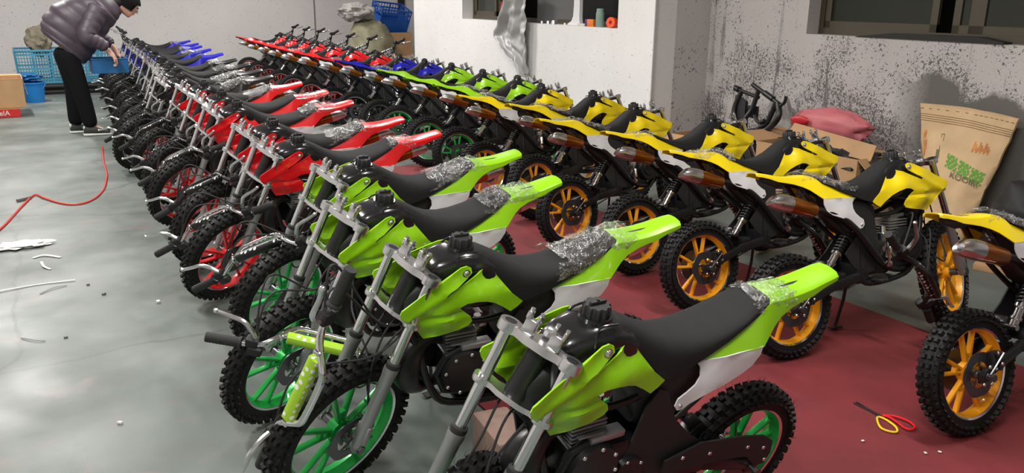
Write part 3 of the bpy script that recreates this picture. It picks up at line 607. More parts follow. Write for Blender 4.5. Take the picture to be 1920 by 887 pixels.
for s, nm in ((1, 'l'), (-1, 'r')):
    gr = MB(); P_ = [Vector((-.038, s * .245, .085)), Vector((-.045, s * .360, .088))]; pts = []; rs = []
    for i in range(23): t = i / 22; pts.append(P_[0].lerp(P_[1], t)); rs.append(.0165 + (.0012 if i % 2 else 0)); 
    rs[0] = rs[1] = .021; gr.tube(pts, rs, 14); G['grip_' + nm] = gr
    lv = MB()
    lp = smoothpath([(-.008, s * .205, .082), (.022, s * .220, .080), (.048, s * .25, .076), (.054, s * .30, .072), (.062, s * .338, .072)], 4)
    lv.tube(lp, [.0100 - .0035 * i / (len(lp) - 1) for i in range(len(lp))], 8); lv.ball(lp[-1], .009, nu=8, nv=6); G['lever_' + nm] = lv
    pe = MB(); pe.box((-.022, s * .212, .084), (.034, .040, .034), bev=.006); pe.cyl((-.010, s * .205, .075), (-.010, s * .205, .096), .008, n=8); pe.box((-.052, s * .200, .092), (.032, .048, .028), bev=.006); G['perch_' + nm] = pe
# plastic film: over seat rear and fender, ragged
def filmmesh(x0, x1, seed, amp=.010, lift=.006, low=.5):
    rnd = random.Random(seed); rows = []; nx, ny = 34, 30
    def prof(x):
        # outer hull of seat/fender at station x
        best = None
        for lst in (fine,):
            pass
        if x > .10:
            k = min(range(len(fine)), key=lambda i: abs(fine[i][0] - x)); q = fine[k]; return q[1], q[3], q[2]
        k = min(range(len(fs)), key=lambda i: abs(fs[i][0] - x)); q = fs[k]; return q[1] + .004, q[2] + .008, q[4]
    for i in range(nx + 1):
        t = i / nx; x = x0 + (x1 - x0) * t; hw, zt, zb = prof(x); zb = zt - (zt - zb) * low - .01; r = []
        for k in range(ny + 1):
            a = pi * k / ny; c_, s_ = cos(a), sin(a); rag = (1 - abs(2 * t - 1)) ** .35
            n1 = noise.noise(Vector((x * 22 + seed, k * .35, seed * 3.1))); n2 = .55 * noise.noise(Vector((x * 48, k * .7, seed * 1.7)))
            rr_ = 1 + .06 + n1 * .10
            r.append((x + n2 * amp + n1 * .018 * (t < .06 or t > .94) * 3, (hw * math.copysign(abs(c_) ** .55, c_)) * rr_, zb + (zt - zb) * (s_ ** .5) * (1.0) + lift * s_ + n1 * amp * s_ + n2 * amp * .5))
        rows.append(r)
    mb = MB(); m = ny + 1
    mb.v = [Vector(p) for r in rows for p in r]
    for i in range(nx):
        for k in range(ny):
            if noise.noise(Vector((i * .16 + seed * 5, k * .2, 2.2))) < .22 or (4 < k < ny - 4 and 2 < i < nx - 2): mb.f.append((i * m + k, i * m + k + 1, (i + 1) * m + k + 1, (i + 1) * m + k))
    return mb
G['film_0'] = filmmesh(.14, .0, 1, .016, .006, 1.0); G['film_1'] = filmmesh(.31, .06, 2, .018, .012, .4); G['film_2'] = filmmesh(.04, -.16, 3, .010, .004, .8); G['film_3'] = filmmesh(.20, -.03, 4, .020, .010, .6); G['film_4'] = filmmesh(.30, .02, 5, .026, .024, .5)
ME = {k: v.mesh(k, smooth=not k.startswith('film'), ang=(30 if k in ('shroud_l', 'shroud_r', 'rear_fender') else 40)) for k, v in G.items()}

SCHEME = {'green': ('green', 'wheel_green', 'pad_green'), 'yellow': ('yellow', 'wheel_orange', 'pad_black'), 'red': ('red', 'wheel_red', 'pad_black'), 'blue': ('blue', 'wheel_black', 'pad_black'), 'black': ('black_gloss', 'wheel_black', 'pad_black')}
# name, mesh key, material, children, steers, detail (0 always .. 2 near only)
SPEC = [
 ('rear_wheel', 'rear_wheel', 'W', [('tyre', 'rear_tire', 'rubber', 0), ('rim_edge', 'rear_rim_lip', 'chrome', 0), ('axle', 'rear_axle', 'steel_dark', 0), ('brake_disc', 'rear_disc', 'steel_dark', 0), ('sprocket', 'sprocket', 'steel_dark', 1)], 0, 0),
 ('front_wheel', 'front_wheel', 'W', [('tyre', 'front_tire', 'rubber', 0), ('rim_edge', 'front_rim_lip', 'chrome', 0), ('axle', 'front_axle', 'steel_dark', 0), ('brake_disc', 'front_disc', 'steel_dark', 0)], 1, 0),
 ('fork', 'steering_stem', 'cast_grey', [('fork_tube', 'tube_l', 'chrome', 0), ('fork_tube', 'tube_r', 'chrome', 0), ('fork_slider', 'slider_l', 'cast_grey', 0), ('fork_slider', 'slider_r', 'cast_grey', 0), ('dust_seal', 'seal_l', 'grip_rubber', 1), ('dust_seal', 'seal_r', 'grip_rubber', 1),
   ('upper_clamp', 'upper_clamp', 'alloy', 0), ('lower_clamp', 'lower_clamp', 'alloy', 0), ('fork_cap', 'fork_caps', 'black_paint', 1), ('handlebar_riser', 'riser_l', 'alloy', 0), ('handlebar_riser', 'riser_r', 'alloy', 0), ('brake_caliper', 'front_caliper', 'black_paint', 1)], 1, 0),
 ('frame', 'frame', 'black_paint', [('kickstand', 'kickstand', 'black_paint', 0), ('foot_peg', 'peg_l', 'steel_dark', 1), ('foot_peg', 'peg_r', 'steel_dark', 1), ('fender_bracket', 'fender_bracket', 'black_matte', 1)], 0, 0),
 ('air_duct', 'front_duct', 'black_matte', [], 0, 0), ('air_box', 'air_box', 'black_matte', [], 0, 0), ('side_guard', 'side_guard', 'black_matte', [], 0, 0), ('side_guard', 'side_guard_r', 'black_matte', [], 0, 0),
 ('swingarm', 'swingarm', 'black_paint', [('chain_guard', 'chain_guard', 'black_matte', 0), ('bolt_heads', 'guard_bolts', 'chrome', 1), ('chain', 'chain', 'steel_dark', 1)], 0, 0),
 ('shock_absorber', 'shock', 'chrome', [('coil_spring', 'spring', 'black_paint', 0)], 0, 0),
 ('engine', 'engine', 'black_paint', [('cylinder_head', 'cylinder_head', 'cast_grey', 0), ('bolt_heads', 'cover_bolts', 'chrome', 1), ('starter_cover', 'starter_cover', 'black_paint', 0), ('carburetor', 'carburetor', 'alloy', 0), ('kick_starter', 'kick_starter', 'chrome', 1)], 0, 0),
 ('exhaust_pipe', 'exhaust_pipe', 'black_paint', [], 0, 0),
 ('muffler', 'muffler', 'copper', [('muffler_tip', 'muffler_tip', 'alloy', 0), ('muffler_strap', 'muffler_strap', 'black_paint', 1)], 0, 0),
 ('brake_caliper', 'caliper', 'black_paint', [('bolt_heads', 'caliper_bolts', 'chrome', 1)], 0, 0),
 ('fuel_tank', 'fuel_tank', 'tank_plastic', [('fuel_cap', 'fuel_cap', 'black_matte', 0)], 0, 0),
 ('seat', 'seat', 'seat_vinyl', [], 0, 0), ('rear_fender', 'rear_fender', 'C', [], 0, 0),
 ('radiator_shroud', 'shroud_l', 'C', [('bolt', 'bolt_l', 'chrome', 1)], 0, 0), ('radiator_shroud', 'shroud_r', 'C', [('bolt', 'bolt_r', 'chrome', 1)], 0, 0),
 ('side_panel', 'panel_l', 'white_plastic', [('bolt', 'pbolt_l', 'chrome', 1)], 0, 0), ('side_panel', 'panel_r', 'white_plastic', [('bolt', 'pbolt_r', 'chrome', 1)], 0, 0)]
for k in range(3): SPEC.append(('cable', 'cable_%d' % k, 'grip_rubber', [], 1, 1))
def handlebar(root, M, pad, metal='chrome', label=None):
    h = new('handlebar', ME['handlebar'], metal, root, True); h.matrix_local = M
    if label: h['label'] = label
    new('crossbar_pad', ME['crossbar_pad'], pad, h, True)
    for s in 'lr':
        new('grip', ME['grip_' + s], 'grip_rubber', h); new('lever', ME['lever_' + s], 'alloy', h); new('lever_perch', ME['perch_' + s], 'black_matte', h)
    return h
def bar_frame(A, B, up, *rest):
    A, B, up = Vector(A), Vector(B), Vector(up); y = (A - B).normalized(); z = (up - y * up.dot(y)).normalized(); x = y.cross(z); c = (A + B) / 2 - z * .088 + x * .045
    return Matrix(((x.x, y.x, z.x, c.x), (x.y, y.y, z.y, c.y), (x.z, y.z, z.z, c.z), (0, 0, 0, 1)))
def bike(side, X, Y, yaw, lean, steer, scheme, label, group, film=None, bar=None, det=2):
    base = (pi if side == 'L' else 0) + yaw
    r = thing('dirt_bike', label, 'motorbike', (X, Y, .007), base, group, (lean, 0, base))
    RM = Matrix.Translation((X, Y, .007)) @ Euler((lean, 0, base)).to_matrix().to_4x4()
    body, whl, pad = SCHEME[scheme]; SM = Matrix.Translation(STA) @ Matrix.Rotation(steer, 4, kax) @ Matrix.Translation(-STA)
    for nm, key, m, kids, st, dl in SPEC:
        if dl > det: continue
        mm = body if m == 'C' else whl if m == 'W' else m
        o = new(nm, ME[key], mm, r, m in 'CW')
        if st: o.matrix_local = SM
        for kn, kk, km, kd in kids:
            if kd > det: continue
            q_ = new(kn, ME[kk], km, o)
            if kn in ('bolt_heads', 'fork_cap', 'chain'): q_['kind'] = 'stuff'
    if film is not None: new('plastic_wrap', ME['film_%d' % film], 'clear_film', r)['label'] = 'crumpled clear plastic wrap'
    metal = 'chrome' if scheme == 'green' or (scheme == 'red' and side == 'L') else 'black_paint'
    if bar == 'top': handlebar(r, SM @ Matrix.Translation((.788, 0, .83)), pad, metal, 'handlebar clamped on top')
    elif bar:
        if len(bar) > 3: pad, metal = bar[3:]
        BF = RM.inverted() @ bar_frame(*bar)
        for q, (yy, ty, sag) in enumerate(((.20, .03, .10), (.20, -.03, .16), (-.20, .01, .08))):
            p0 = BF @ Vector((-.03, yy, .09)); p3 = Vector((.72, ty, .64)); p1 = p0.lerp(p3, .3) + Vector((.06, 0, sag)); p2 = p0.lerp(p3, .75) + Vector((.05, .02 * q, -sag * .3))
            part('cable', MB().tube(smoothpath([p0, p1, p2, p3], 8), .0036, 6), 'grip_rubber', r)
        handlebar(r, BF, pad, metal, 'loose handlebar hanging by its cables')
    return r, RM
LL, LR = -.224, -.187
ROW_L, ROW_R = 'dirt bikes in the left row', 'dirt bikes in the right row'
ordn = ['first', 'second', 'third', 'fourth', 'fifth', 'sixth', 'seventh', 'eighth', 'ninth']
L = [ # x, y, yaw, steer, scheme, film, bar
 (1.666, 1.593, 0, .473, 'green', 0, None), (1.652, 2.205, -.035, .384, 'green', 4, ((.65, 1.91, .835), (.45, 2.17, .21), (-.4, .78, .45))),
 (1.636, 2.905, .105, .311, 'green', 3, ((.47, 2.60, .42), (.95, 2.33, .28), (-.48, -.87, -.35))), (1.817, 3.511, .031, .387, 'green', 1, 1),
 (1.741, 4.226, .038, .389, 'red', 0, 1), (1.782, 4.818, .015, .417, 'red', 1, 1), (1.80, 5.74, .0, .36, 'red', 3, 1), (1.845, 6.42, .0, .42, 'red', 2, 1), (1.86, 7.15, .0, .40, 'red', 1, 1),
 (1.80, 7.85, .0, .38, 'black', 4, 1), (1.88, 8.55, 0, .42, 'black', 1, 1), (1.95, 9.35, .0, .40, 'black', 3, 1), (1.98, 10.1, .03, .4, 'black', 0, 1),
 (2.05, 11.15, 0, .4, 'blue', None, 1), (2.09, 12.1, 0, .4, 'blue', 3, 1), (2.12, 12.9, 0, .4, 'blue', 0, 1), (2.2, 13.6, 0, .4, 'blue', None, 'top'), (2.24, 14.5, 0, .35, 'blue', 0, 'top')]
LAB = {'green': 'bright green dirt bike, %s from the camera in the left row', 'red': 'glossy red dirt bike, %s red one from the camera in the left row', 'black': 'all-black dirt bike, %s black one from the camera in the left row', 'blue': 'blue dirt bike, %s blue one from the camera in the left row'}
LABR = {'green': 'green dirt bike, %s green one from the camera in the right row', 'red': 'red dirt bike, %s red one from the camera in the right row', 'yellow': 'yellow dirt bike with copper muffler, %s one from the camera', 'blue': 'blue dirt bike, %s blue one from the camera in the right row'}
cnt = {}
for i, (x, y, yw, stt, sc_, fl, br) in enumerate(L):
    c = cnt[sc_] = cnt.get(sc_, -1) + 1
    if br == 1:
        rt = Matrix.Rotation(pi + yw, 3, 'Z'); hub = Vector((x, y + .22 * .26, 0)) + rt @ Vector((.969, 0, 0)); j = random.Random(i)
        jx, jz = j.uniform(-.03, .03), j.uniform(-.03, .03)
        p_ = min(.10, .02 * i); A = hub + Vector((-.345 + jx + p_, .03, .29 + jz)); B = hub + Vector((.10 + jx + p_, -.36, .56 + jz)); br = (A, B, (-.31, -.52, -.30), 'pad_black', 'chrome' if i in (3, 4, 6) else 'black_paint')
    bike('L', x, y, yw, LL, stt, sc_, LAB[sc_] % ordn[c], ROW_L, fl, br, 2 if i < 12 else 1)
Rr = [(2.784, 1.474, -.075, 'yellow', 1), (2.729, 2.251, -.116, 'yellow', 1), (2.779, 2.850, -.070, 'yellow', 3), (2.867, 3.475, -.011, 'yellow', 0), (2.813, 4.063, .080, 'yellow', 1), (3.020, 4.779, .107, 'yellow', 1), (2.947, 5.397, .089, 'yellow', 4),
 (3.112, 6.177, -.062, 'green', 1), (3.141, 6.850, -.039, 'green', None), (3.216, 7.737, -.123, 'green', None), (3.234, 8.269, .067, 'blue', 3), (3.26, 9.10, 0, 'blue', None),
 (3.22, 9.72, 0, 'red', 0), (3.235, 10.68, 0, 'red', None), (3.26, 11.55, 0, 'red', 3), (3.30, 12.4, 0, 'red', None), (3.36, 13.25, 0, 'red', 0), (3.40, 14.1, 0, 'red', None), (3.52, 15.2, 0, 'red', None)]
cnt = {}
for i, (x, y, yw, sc_, fl) in enumerate(Rr):
    c = cnt[sc_] = cnt.get(sc_, -1) + 1
    br = None
    if sc_ == 'red': br = 'top'
    elif i < 4: br = ((x + .67, y - .20, .13), (x + .17, y - .28, .61), (.3, .9, .2)) if i != 0 else None
    bike('R', x, y, yw, LR, .38 + .05 * sin(i * 2.1), sc_, LABR[sc_] % ordn[c], ROW_R, fl, br, 2 if i < 12 else 1)

# ------------------------------------------------------------------ things around the bikes
def lump(name, m, label, cat, c, r, seed, amp=.25, sc=2.2, parent=None, flat=.0, nu=40, nv=26, rz=0):
    mb = MB().ball((0, 0, 0), r, nu=nu, nv=nv); out = []
    for p in mb.v:
        q = Vector((p.x / r[0], p.y / r[1], p.z / r[2])); d = 1 + amp * noise.noise(q * sc + Vector((seed * 7.3, seed, 0))) + amp * .5 * abs(noise.noise(q * sc * 2.7 + Vector((seed, 3, 1)))) + amp * .22 * noise.noise(q * sc * 7)
        p2 = Vector((p.x * d, p.y * d, p.z * d)); p2.z = max(p2.z, -c[2] + flat) if flat is not None else p2.z; out.append(p2)
    mb.v = out; return single(name, mb, m, label, cat, c, rz=rz)
def bx(p, th=.006): pass
def carton(name, label, c, d, rz=0, m='cardboard', flaps=None, cat='box', inner='cardboard_dark', rot=None):
    """open-topped cardboard box: five walls and four flaps given as angles"""
    t = thing(name, label, cat, c, rz, rot=rot); w, l, h = d; k = .006
    mb = MB().box((0, 0, k / 2), (w, l, k)).box((-w / 2 + k / 2, 0, h / 2), (k, l, h)).box((w / 2 - k / 2, 0, h / 2), (k, l, h)).box((0, -l / 2 + k / 2, h / 2), (w - 2 * k, k, h)).box((0, l / 2 - k / 2, h / 2), (w - 2 * k, k, h)); part('box_body', mb, m, t)
    for side, ang, ln in (flaps or []):
        L_ = w if side in 'NS' else l; M = {'N': Matrix.Translation((0, l / 2, h)), 'S': Matrix.Translation((0, -l / 2, h)) @ Matrix.Rotation(pi, 4, 'Z'), 'E': Matrix.Translation((w / 2, 0, h)) @ Matrix.Rotation(-pi / 2, 4, 'Z'), 'W': Matrix.Translation((-w / 2, 0, h)) @ Matrix.Rotation(pi / 2, 4, 'Z')}[side] @ Matrix.Rotation(radians(ang), 4, 'X')
        part('flap', MB().box((0, ln / 2, 0), (L_, ln, k * .8), M), m, t)
    return t

# cardboard box and bubble mailer between the first two bikes
single('cardboard_box', MB().box((0, 0, .08), (.20, .22, .16), bev=.004), 'cardboard_dark', 'dark brown cardboard box on the floor between the two nearest green bikes', 'box', (1.07, 1.86, 0), -.1)
b = single('padded_box', MB().box((0, 0, .080), (.115, .21, .155), bev=.012), 'bubble_box', 'pinkish bubble-wrapped box standing on the dark brown box behind the front fork', 'box', (1.07, 1.86, .162), -.12)
single('small_carton', MB().box((0, 0, .04), (.075, .09, .08), bev=.004), 'cardboard', 'small yellowish carton on the floor at the bottom edge beside the fork', 'box', (1.215, 1.87, .0), .1)

# scissors on the mat
t = thing('scissors', 'scissors with one yellow and one red handle lying on the red mat', 'scissors', (2.625, 1.69, .012))
def P(x, y, z=0): return Vector((x - 2.625, y - 1.69, z))
piv = P(2.610, 1.712)
def loop(pts, r, m):
    part('handle', MB().tube(smoothpath(pts, 5, True), r, 8, closed=True), m, t)
loop([P(2.600, 1.705, .001), P(2.572, 1.690, .002), P(2.535, 1.648, .002), P(2.538, 1.615, .002), P(2.560, 1.600, .002), P(2.588, 1.625, .002), P(2.604, 1.675, .002)], .0042, 'handle_yellow')
loop([P(2.618, 1.703, .003), P(2.628, 1.680, .004), P(2.618, 1.635, .004), P(2.606, 1.600, .004), P(2.618, 1.582, .004), P(2.648, 1.590, .004), P(2.664, 1.630, .004), P(2.650, 1.680, .004)], .0042, 'handle_red')
bl = MB().obox(P(2.612, 1.700, .001), P(2.613, 1.825, .001), .002, .010, up=(0, 0, 1)).obox(P(2.606, 1.700, .004), P(2.621, 1.820, .004), .002, .009, up=(0, 0, 1)).cyl(piv + Vector((0, 0, .0)), piv + Vector((0, 0, .008)), .005, n=10); part('blades', bl, 'steel_dark', t)

# red hose on the floor
hs = smoothpath([(-.75, 5.4, .008), (-.42, 5.75, .008), (-.253, 6.21, .008), (-.12, 6.85, .008), (-.032, 7.20, .010), (.03, 7.05, .010), (.116, 6.85, .008), (.20, 6.74, .008), (.29, 6.76, .008), (.38, 6.93, .008), (.453, 7.21, .008), (.50, 7.55, .008), (.532, 7.88, .008), (.56, 8.5, .008), (.62, 9.3, .008)], 8)
single('air_hose', MB().tube(hs, .007, 8), 'hose_red', 'thin red air hose snaking across the grey floor at the left', 'hose')
single('hose_coupling', MB().obox((-.15, 7.04, .012), (-.06, 7.11, .012), .02, .02, bev=.003), 'scrap_grey', 'small dark metal coupling lying beside the red hose', 'fitting')
def strip(name, pts, w_, m, lab, th=.0015):
    pts = smoothpath([Vector((*p, .004 + (.004 if i % 2 else 0))) for i, p in enumerate(pts)], 4); mb = MB()
    for a, b in zip(pts[:-1], pts[1:]): mb.obox(a, b + (b - a) * .1, w_, th, up=(0, 0, 1))
    return single(name, mb, m, lab, 'scrap')
strip('strap_scrap', [(-.40, 4.84), (-.243, 4.85), (-.07, 4.88), (.105, 4.86)], .012, 'scrap_white', 'long pale plastic strap reaching in from the left edge on the floor')
strip('strap_scrap', [(-.064, 4.71), (.0, 4.77), (.063, 4.79)], .009, 'scrap_grey', 'short grey strap offcut just below the long pale strap')
strip('strap_scrap', [(-.155, 4.10), (-.10, 4.03), (-.062, 4.01)], .006, 'scrap_grey', 'thin dark wire scrap lying alone on the left floor')
strip('strap_scrap', [(-.08, 5.42), (-.02, 5.44), (.06, 5.36)], .02, 'scrap_white', 'pale curled plastic offcut above the long pale strap')
strip('strap_scrap', [(-.04, 5.32), (-.03, 5.2), (-.0, 5.14)], .014, 'scrap_white', 'small bent white offcut near the curled plastic')
lump('film_scrap', 'scrap_white', 'crumpled white plastic film on the floor near the left edge', 'scrap', (-.14, 5.72, .012), (.16, .07, .014), 3, .6, 3, nu=26, nv=12)
for i, (x, y, s_, lb) in enumerate([(.163, 4.75, .012, 'small dark debris chip nearer the pale strap end'), (.223, 4.55, .014, 'small dark debris chip right of the others on the left floor'), (.45, 4.29, .018, 'small light block of debris near the red front wheels'), (.145, 3.04, .013, 'small white pellet alone on the near left floor'), (.02, 4.01, .012, 'dark debris chip beside the thin wire scrap')]):
    single('debris_chip', MB().box((0, 0, s_ * .4), (s_ * 1.4, s_, s_ * .8), bev=s_ * .2), 'scrap_white' if i in (2, 3) else 'scrap_grey', lb, 'scrap', (x, y, 0), i * .8)
for i, (x, y, lb) in enumerate([(2.40, 1.62, 'tiny white paper bit left of the scissors on the mat'), (2.52, 1.46, 'tiny white paper bit below the scissors'), (2.57, 1.44, 'tiny pale paper strip below the red scissor handle'), (2.98, 1.20, 'crumpled pink paper scrap near the right edge of the mat'), (2.75, 2.35, 'tiny white bit on the mat above the scissors'), (2.13, 1.80, 'tiny white bit on the mat behind the nearest rear wheel')]):
    s_ = .024 if i == 3 else .009; single('paper_scrap', MB().box((0, 0, .004), (s_ * 1.3, s_, .004), bev=.0015), 'scrap_white' if i != 3 else 'pink_plastic', lb, 'scrap', (x, y, .0085), i)

# ---- against the right wall
SL = .38
def bagp(y, z, off=0): return Vector((5.08 + SL * z - off, y, z))
t = thing('paper_sack', 'large brown kraft paper sack with green print leaning on the stained wall', 'sack', (5.08, 3.2, 0))
rows = []; nz, ny = 34, 26
for i in range(nz + 1):
    z = .83 * i / nz; u = z / .83
    ya = 3.30 + .12 * u + .155 * u * u; yb = 2.95 - .04 * u * 0 - .065 * u
    if u > .9: pass
    r = []
    for k in range(ny + 1):
        s = k / ny; y = ya + (yb - ya) * s; fat = (.085 * (1 - u) ** .6 + .012) * (1 - abs(2 * s - 1) ** 3)
        wv = .016 * noise.noise(Vector((y * 7, z * 9, 1))) + .008 * noise.noise(Vector((y * 20, z * 24, 4))) + .012 * math.exp(-((z - .33) / .07) ** 2) * sin(y * 40)
        top = -.03 * (1 - s) * 0 + .018 * sin(pi * s) - .022 * s
        r.append(bagp(y, z + top * u, fat + wv) - Vector((5.08, 3.2, 0)))
    rows.append(r)
front = MB(); m_ = ny + 1; front.v = [p for r in rows for p in r]; n0 = len(front.v)
front.v += [Vector((p.x + .02 + .16 * (1 - (i // m_) / nz) * (1 - abs(2 * (i % m_) / ny - 1) ** 3), p.y, p.z)) for i, p in enumerate(front.v)]
for i in range(nz):
    for k in range(ny): q = (i * m_ + k, i * m_ + k + 1, (i + 1) * m_ + k + 1, (i + 1) * m_ + k); front.f.append(q); front.f.append(tuple(n0 + a for a in q[::-1]))
per = [k for k in range(m_)] + [i * m_ + ny for i in range(1, nz + 1)] + [nz * m_ + k for k in range(ny - 1, -1, -1)] + [i * m_ for i in range(nz - 1, 0, -1)]
for a, b in zip(per, per[1:] + per[:1]): front.f.append((a, b, n0 + b, n0 + a))
part('sack_body', front, 'kraft_paper', t, ang=60)
def onbag(s, u, off=.002):
    i = u * nz; k = s * ny; i0, k0 = min(int(i), nz - 1), min(int(k), ny - 1); fi, fk_ = i - i0, k - k0
    p = rows[i0][k0].lerp(rows[i0][k0 + 1], fk_).lerp(rows[i0 + 1][k0].lerp(rows[i0 + 1][k0 + 1], fk_), fi); return p - Vector((off + .001, 0, 0))
for q in range(4):
    u = .875 + q * .016; part('stitch_line', MB().tube([onbag(s / 24, u - .012 * (s / 24)) for s in range(25)], .0016, 5), 'kraft_stitch', t)
dash = MB()
for s in range(20):
    if s % 2 == 0 or s > 12: dash.tube([onbag((s + .1) / 20, .965), onbag((s + .7) / 20, .965)], .0018, 5)
part('stitch_dashes', dash, 'kraft_stitch', t, kind='stuff')
def patch(poly, m, nm='printed_mark'):
    mb = MB(); 
    for (s0, u0, s1, u1) in poly:
        P4 = [onbag(s0, u0), onbag(s1, u0), onbag(s1, u1), onbag(s0, u1)]; mb.add(P4 + [p + Vector((.0015, 0, 0)) for p in P4], [(0, 1, 2, 3), (7, 6, 5, 4), (0, 4, 5, 1), (1, 5, 6, 2), (2, 6, 7, 3), (3, 7, 4, 0)])
    return part(nm, mb, m, t)
rg = random.Random(5)
# three block characters printed in green, sloping down to the right
GL = ["10111010", "11101110", "01011011", "11110110", "01101101", "10111011"], ["11101101", "01111110", "11011011", "10111101", "01101110", "11010111"], ["10110111", "11111010", "01101111", "11011011", "10111110", "01110101"]
for g in range(3):
    s0 = .43 + g * .175; u0 = .655 - g * .032; polys = []
    for r_, row in enumerate(GL[g]):
        for c_, ch_ in enumerate(row):
            if ch_ == '1': polys.append((s0 + c_ * .0195, u0 - r_ * .0165 - c_ * .0035, s0 + c_ * .0195 + .021, u0 - r_ * .0165 - .0175 - c_ * .0035))
    patch(polys, 'sack_green', 'printed_character')
o = textmesh('KOOIRI', .062, 'ink_dark', t, Matrix.Translation(onbag(.74, .495, .012)) @ Matrix(((0, 0, -1, 0), (-1, 0, 0, 0), (0, 1, 0, 0), (0, 0, 0, 1))) @ Matrix.Rotation(radians(-9), 4, 'Z') @ Matrix.Scale(.95, 4))
patch([(.70 + .02 * i, .78 - .02 * (i % 3), .715 + .02 * i, .70 + .015 * (i % 2)) for i in range(9)], 'sack_orange', 'printed_emblem'); patch([(.05, .80, .09, .74), (.06, .73, .11, .66), (.04, .66, .08, .60)], 'sack_orange', 'printed_emblem')
patch([(.30, .79, .34, .785), (.30, .785, .305, .67), (.31, .67, .27, .60), (.335, .785, .34, .74)], 'ink_dark', 'cut_mark')

lump('tarpaulin', 'black_matte', 'black plastic sheet bunched on the floor right of the paper sack', 'tarpaulin', (5.10, 2.36, .22), (.22, .40, .27), 4, .3, 2.5)
lump('tarpaulin_sheet', 'sack_grey', 'dull grey plastic sheet crumpled on top of the black one', 'tarpaulin', (5.12, 2.25, .59), (.13, .26, .04), 9, .35, 2.5, flat=None)
# big carton with its flap folded out, stuffed with black plastic
c = carton('cardboard_box', 'large open cardboard box with a long flap, behind the yellow bikes', (5.13, 4.10, 0), (.50, .90, .46), .03, flaps=[('N', 20, .16), ('S', -40, .14)])
fl = MB().add([Vector(p) for p in [(5.10, 4.40, .60), (5.04, 3.62, .545), (4.985, 3.61, .445), (5.03, 4.43, .475)]] + [Vector(p) + Vector((.008, 0, .004)) for p in [(5.10, 4.40, .60), (5.04, 3.62, .545), (4.985, 3.61, .445), (5.03, 4.43, .475)]], [(0, 1, 2, 3), (7, 6, 5, 4), (0, 4, 5, 1), (1, 5, 6, 2), (2, 6, 7, 3), (3, 7, 4, 0)])
single('cardboard_sheet', fl, 'cardboard', 'long flat cardboard piece propped on the open box by the stained wall', 'cardboard')
lump('plastic_bundle', 'black_matte', 'shiny black plastic bundle filling the open cardboard box', 'plastic', (5.10, 3.95, .36), (.21, .36, .13), 11, .5, 3, flat=None)
lump('plastic_bag', 'pink_plastic', 'faded pink plastic bag lying on the box against the wall', 'bag', (5.30, 4.22, .60), (.12, .34, .125), 6, .18, 2, flat=None)
single('red_cover', MB().ball((0, 0, 0), (.015, .08, .035), nu=16, nv=8), 'red_plastic', 'small bright red plastic piece on the pink bag', 'plastic', (5.135, 4.38, .625), .2)
carton('small_cardboard_box', 'small brown cardboard box at the foot of the wall corner', (5.22, 5.62, 0), (.34, .30, .34), .15, flaps=[('W', -30, .12), ('S', 60, .1)])
single('cardboard_offcut', MB().box((0, 0, .02), (.16, .30, .04), bev=.004), 'cardboard', 'brown cardboard offcut on the floor beyond the right-hand bikes', 'cardboard', (4.80, 2.50, 0), .35)

# black scooter frame standing by the wall
t = thing('scooter_frame', 'black metal motor frame standing on end in the wall corner', 'frame', (5.20, 4.90, 0))
o_ = Vector((5.20, 4.90, 0)); q = lambda *p: [Vector(a) - o_ for a in p]
part('cross_tube', MB().tube(q((5.20, 5.13, .79), (5.18, 4.86, .745)), .016, 10).cyl(*q((5.205, 5.15, .795), (5.20, 5.10, .785)), .026, n=12), 'black_paint', t)
part('cross_tube', MB().tube(q((5.19, 4.95, .845), (5.17, 4.62, .715)), .017, 10).cyl(*q((5.18, 4.80, .79), (5.175, 4.70, .75)), .024, n=12), 'black_paint', t)
part('hook', MB().tube(smoothpath(q((5.16, 4.62, .70), (5.15, 4.56, .74), (5.15, 4.55, .79)), 4), .013, 8), 'black_paint', t)
part('side_rail', MB().tube(smoothpath(q((5.19, 5.06, .78), (5.16, 5.10, .62), (5.12, 5.04, .40), (5.10, 5.02, .02)), 5), .022, 10), 'black_paint', t)
part('side_rail', MB().tube(smoothpath(q((5.17, 4.66, .73), (5.15, 4.72, .56), (5.12, 4.80, .46), (5.10, 4.84, .02)), 5), .022, 10), 'black_paint', t)
part('centre_rail', MB().tube(smoothpath(q((5.18, 4.87, .80), (5.16, 4.90, .65), (5.12, 4.94, .52), (5.12, 4.90, .20), (5.10, 4.92, .02)), 5), .02, 10), 'black_paint', t)
part('gusset_plate', MB().box((0, .07, .62), (.02, .20, .10), bev=.004).box((-.05, .04, .36), (.03, .22, .24), bev=.01), 'black_paint', t)
part('bracket', MB().tube(smoothpath(q((5.15, 4.86, .60), (5.12, 4.78, .56), (5.12, 4.72, .58)), 4), .015, 8), 'black_matte', t)
part('fuel_box', MB().box((-.06, .03, .22), (.14, .34, .30), bev=.03), 'black_matte', t)
part('side_plate', MB().add([(-.02, .22, .74), (-.02, .10, .70), (-.05, .06, .40), (-.05, .22, .30), (.01, .22, .74), (.01, .10, .70), (.0, .06, .40), (.0, .22, .30)], [(0, 1, 2, 3), (7, 6, 5, 4), (0, 4, 5, 1), (1, 5, 6, 2), (2, 6, 7, 3), (3, 7, 4, 0)]), 'black_matte', t)
part('rear_arch', MB().tube(smoothpath(q((5.17, 4.64, .72), (5.14, 4.60, .62), (5.12, 4.70, .50), (5.12, 4.86, .47), (5.12, 4.98, .40)), 5), .026, 10), 'black_paint', t)
lump('grey_sack', 'sack_grey', 'pale grey woven sack slumped behind the black metal frame', 'sack', (5.40, 4.80, .36), (.10, .16, .38), 8, .2, 2)

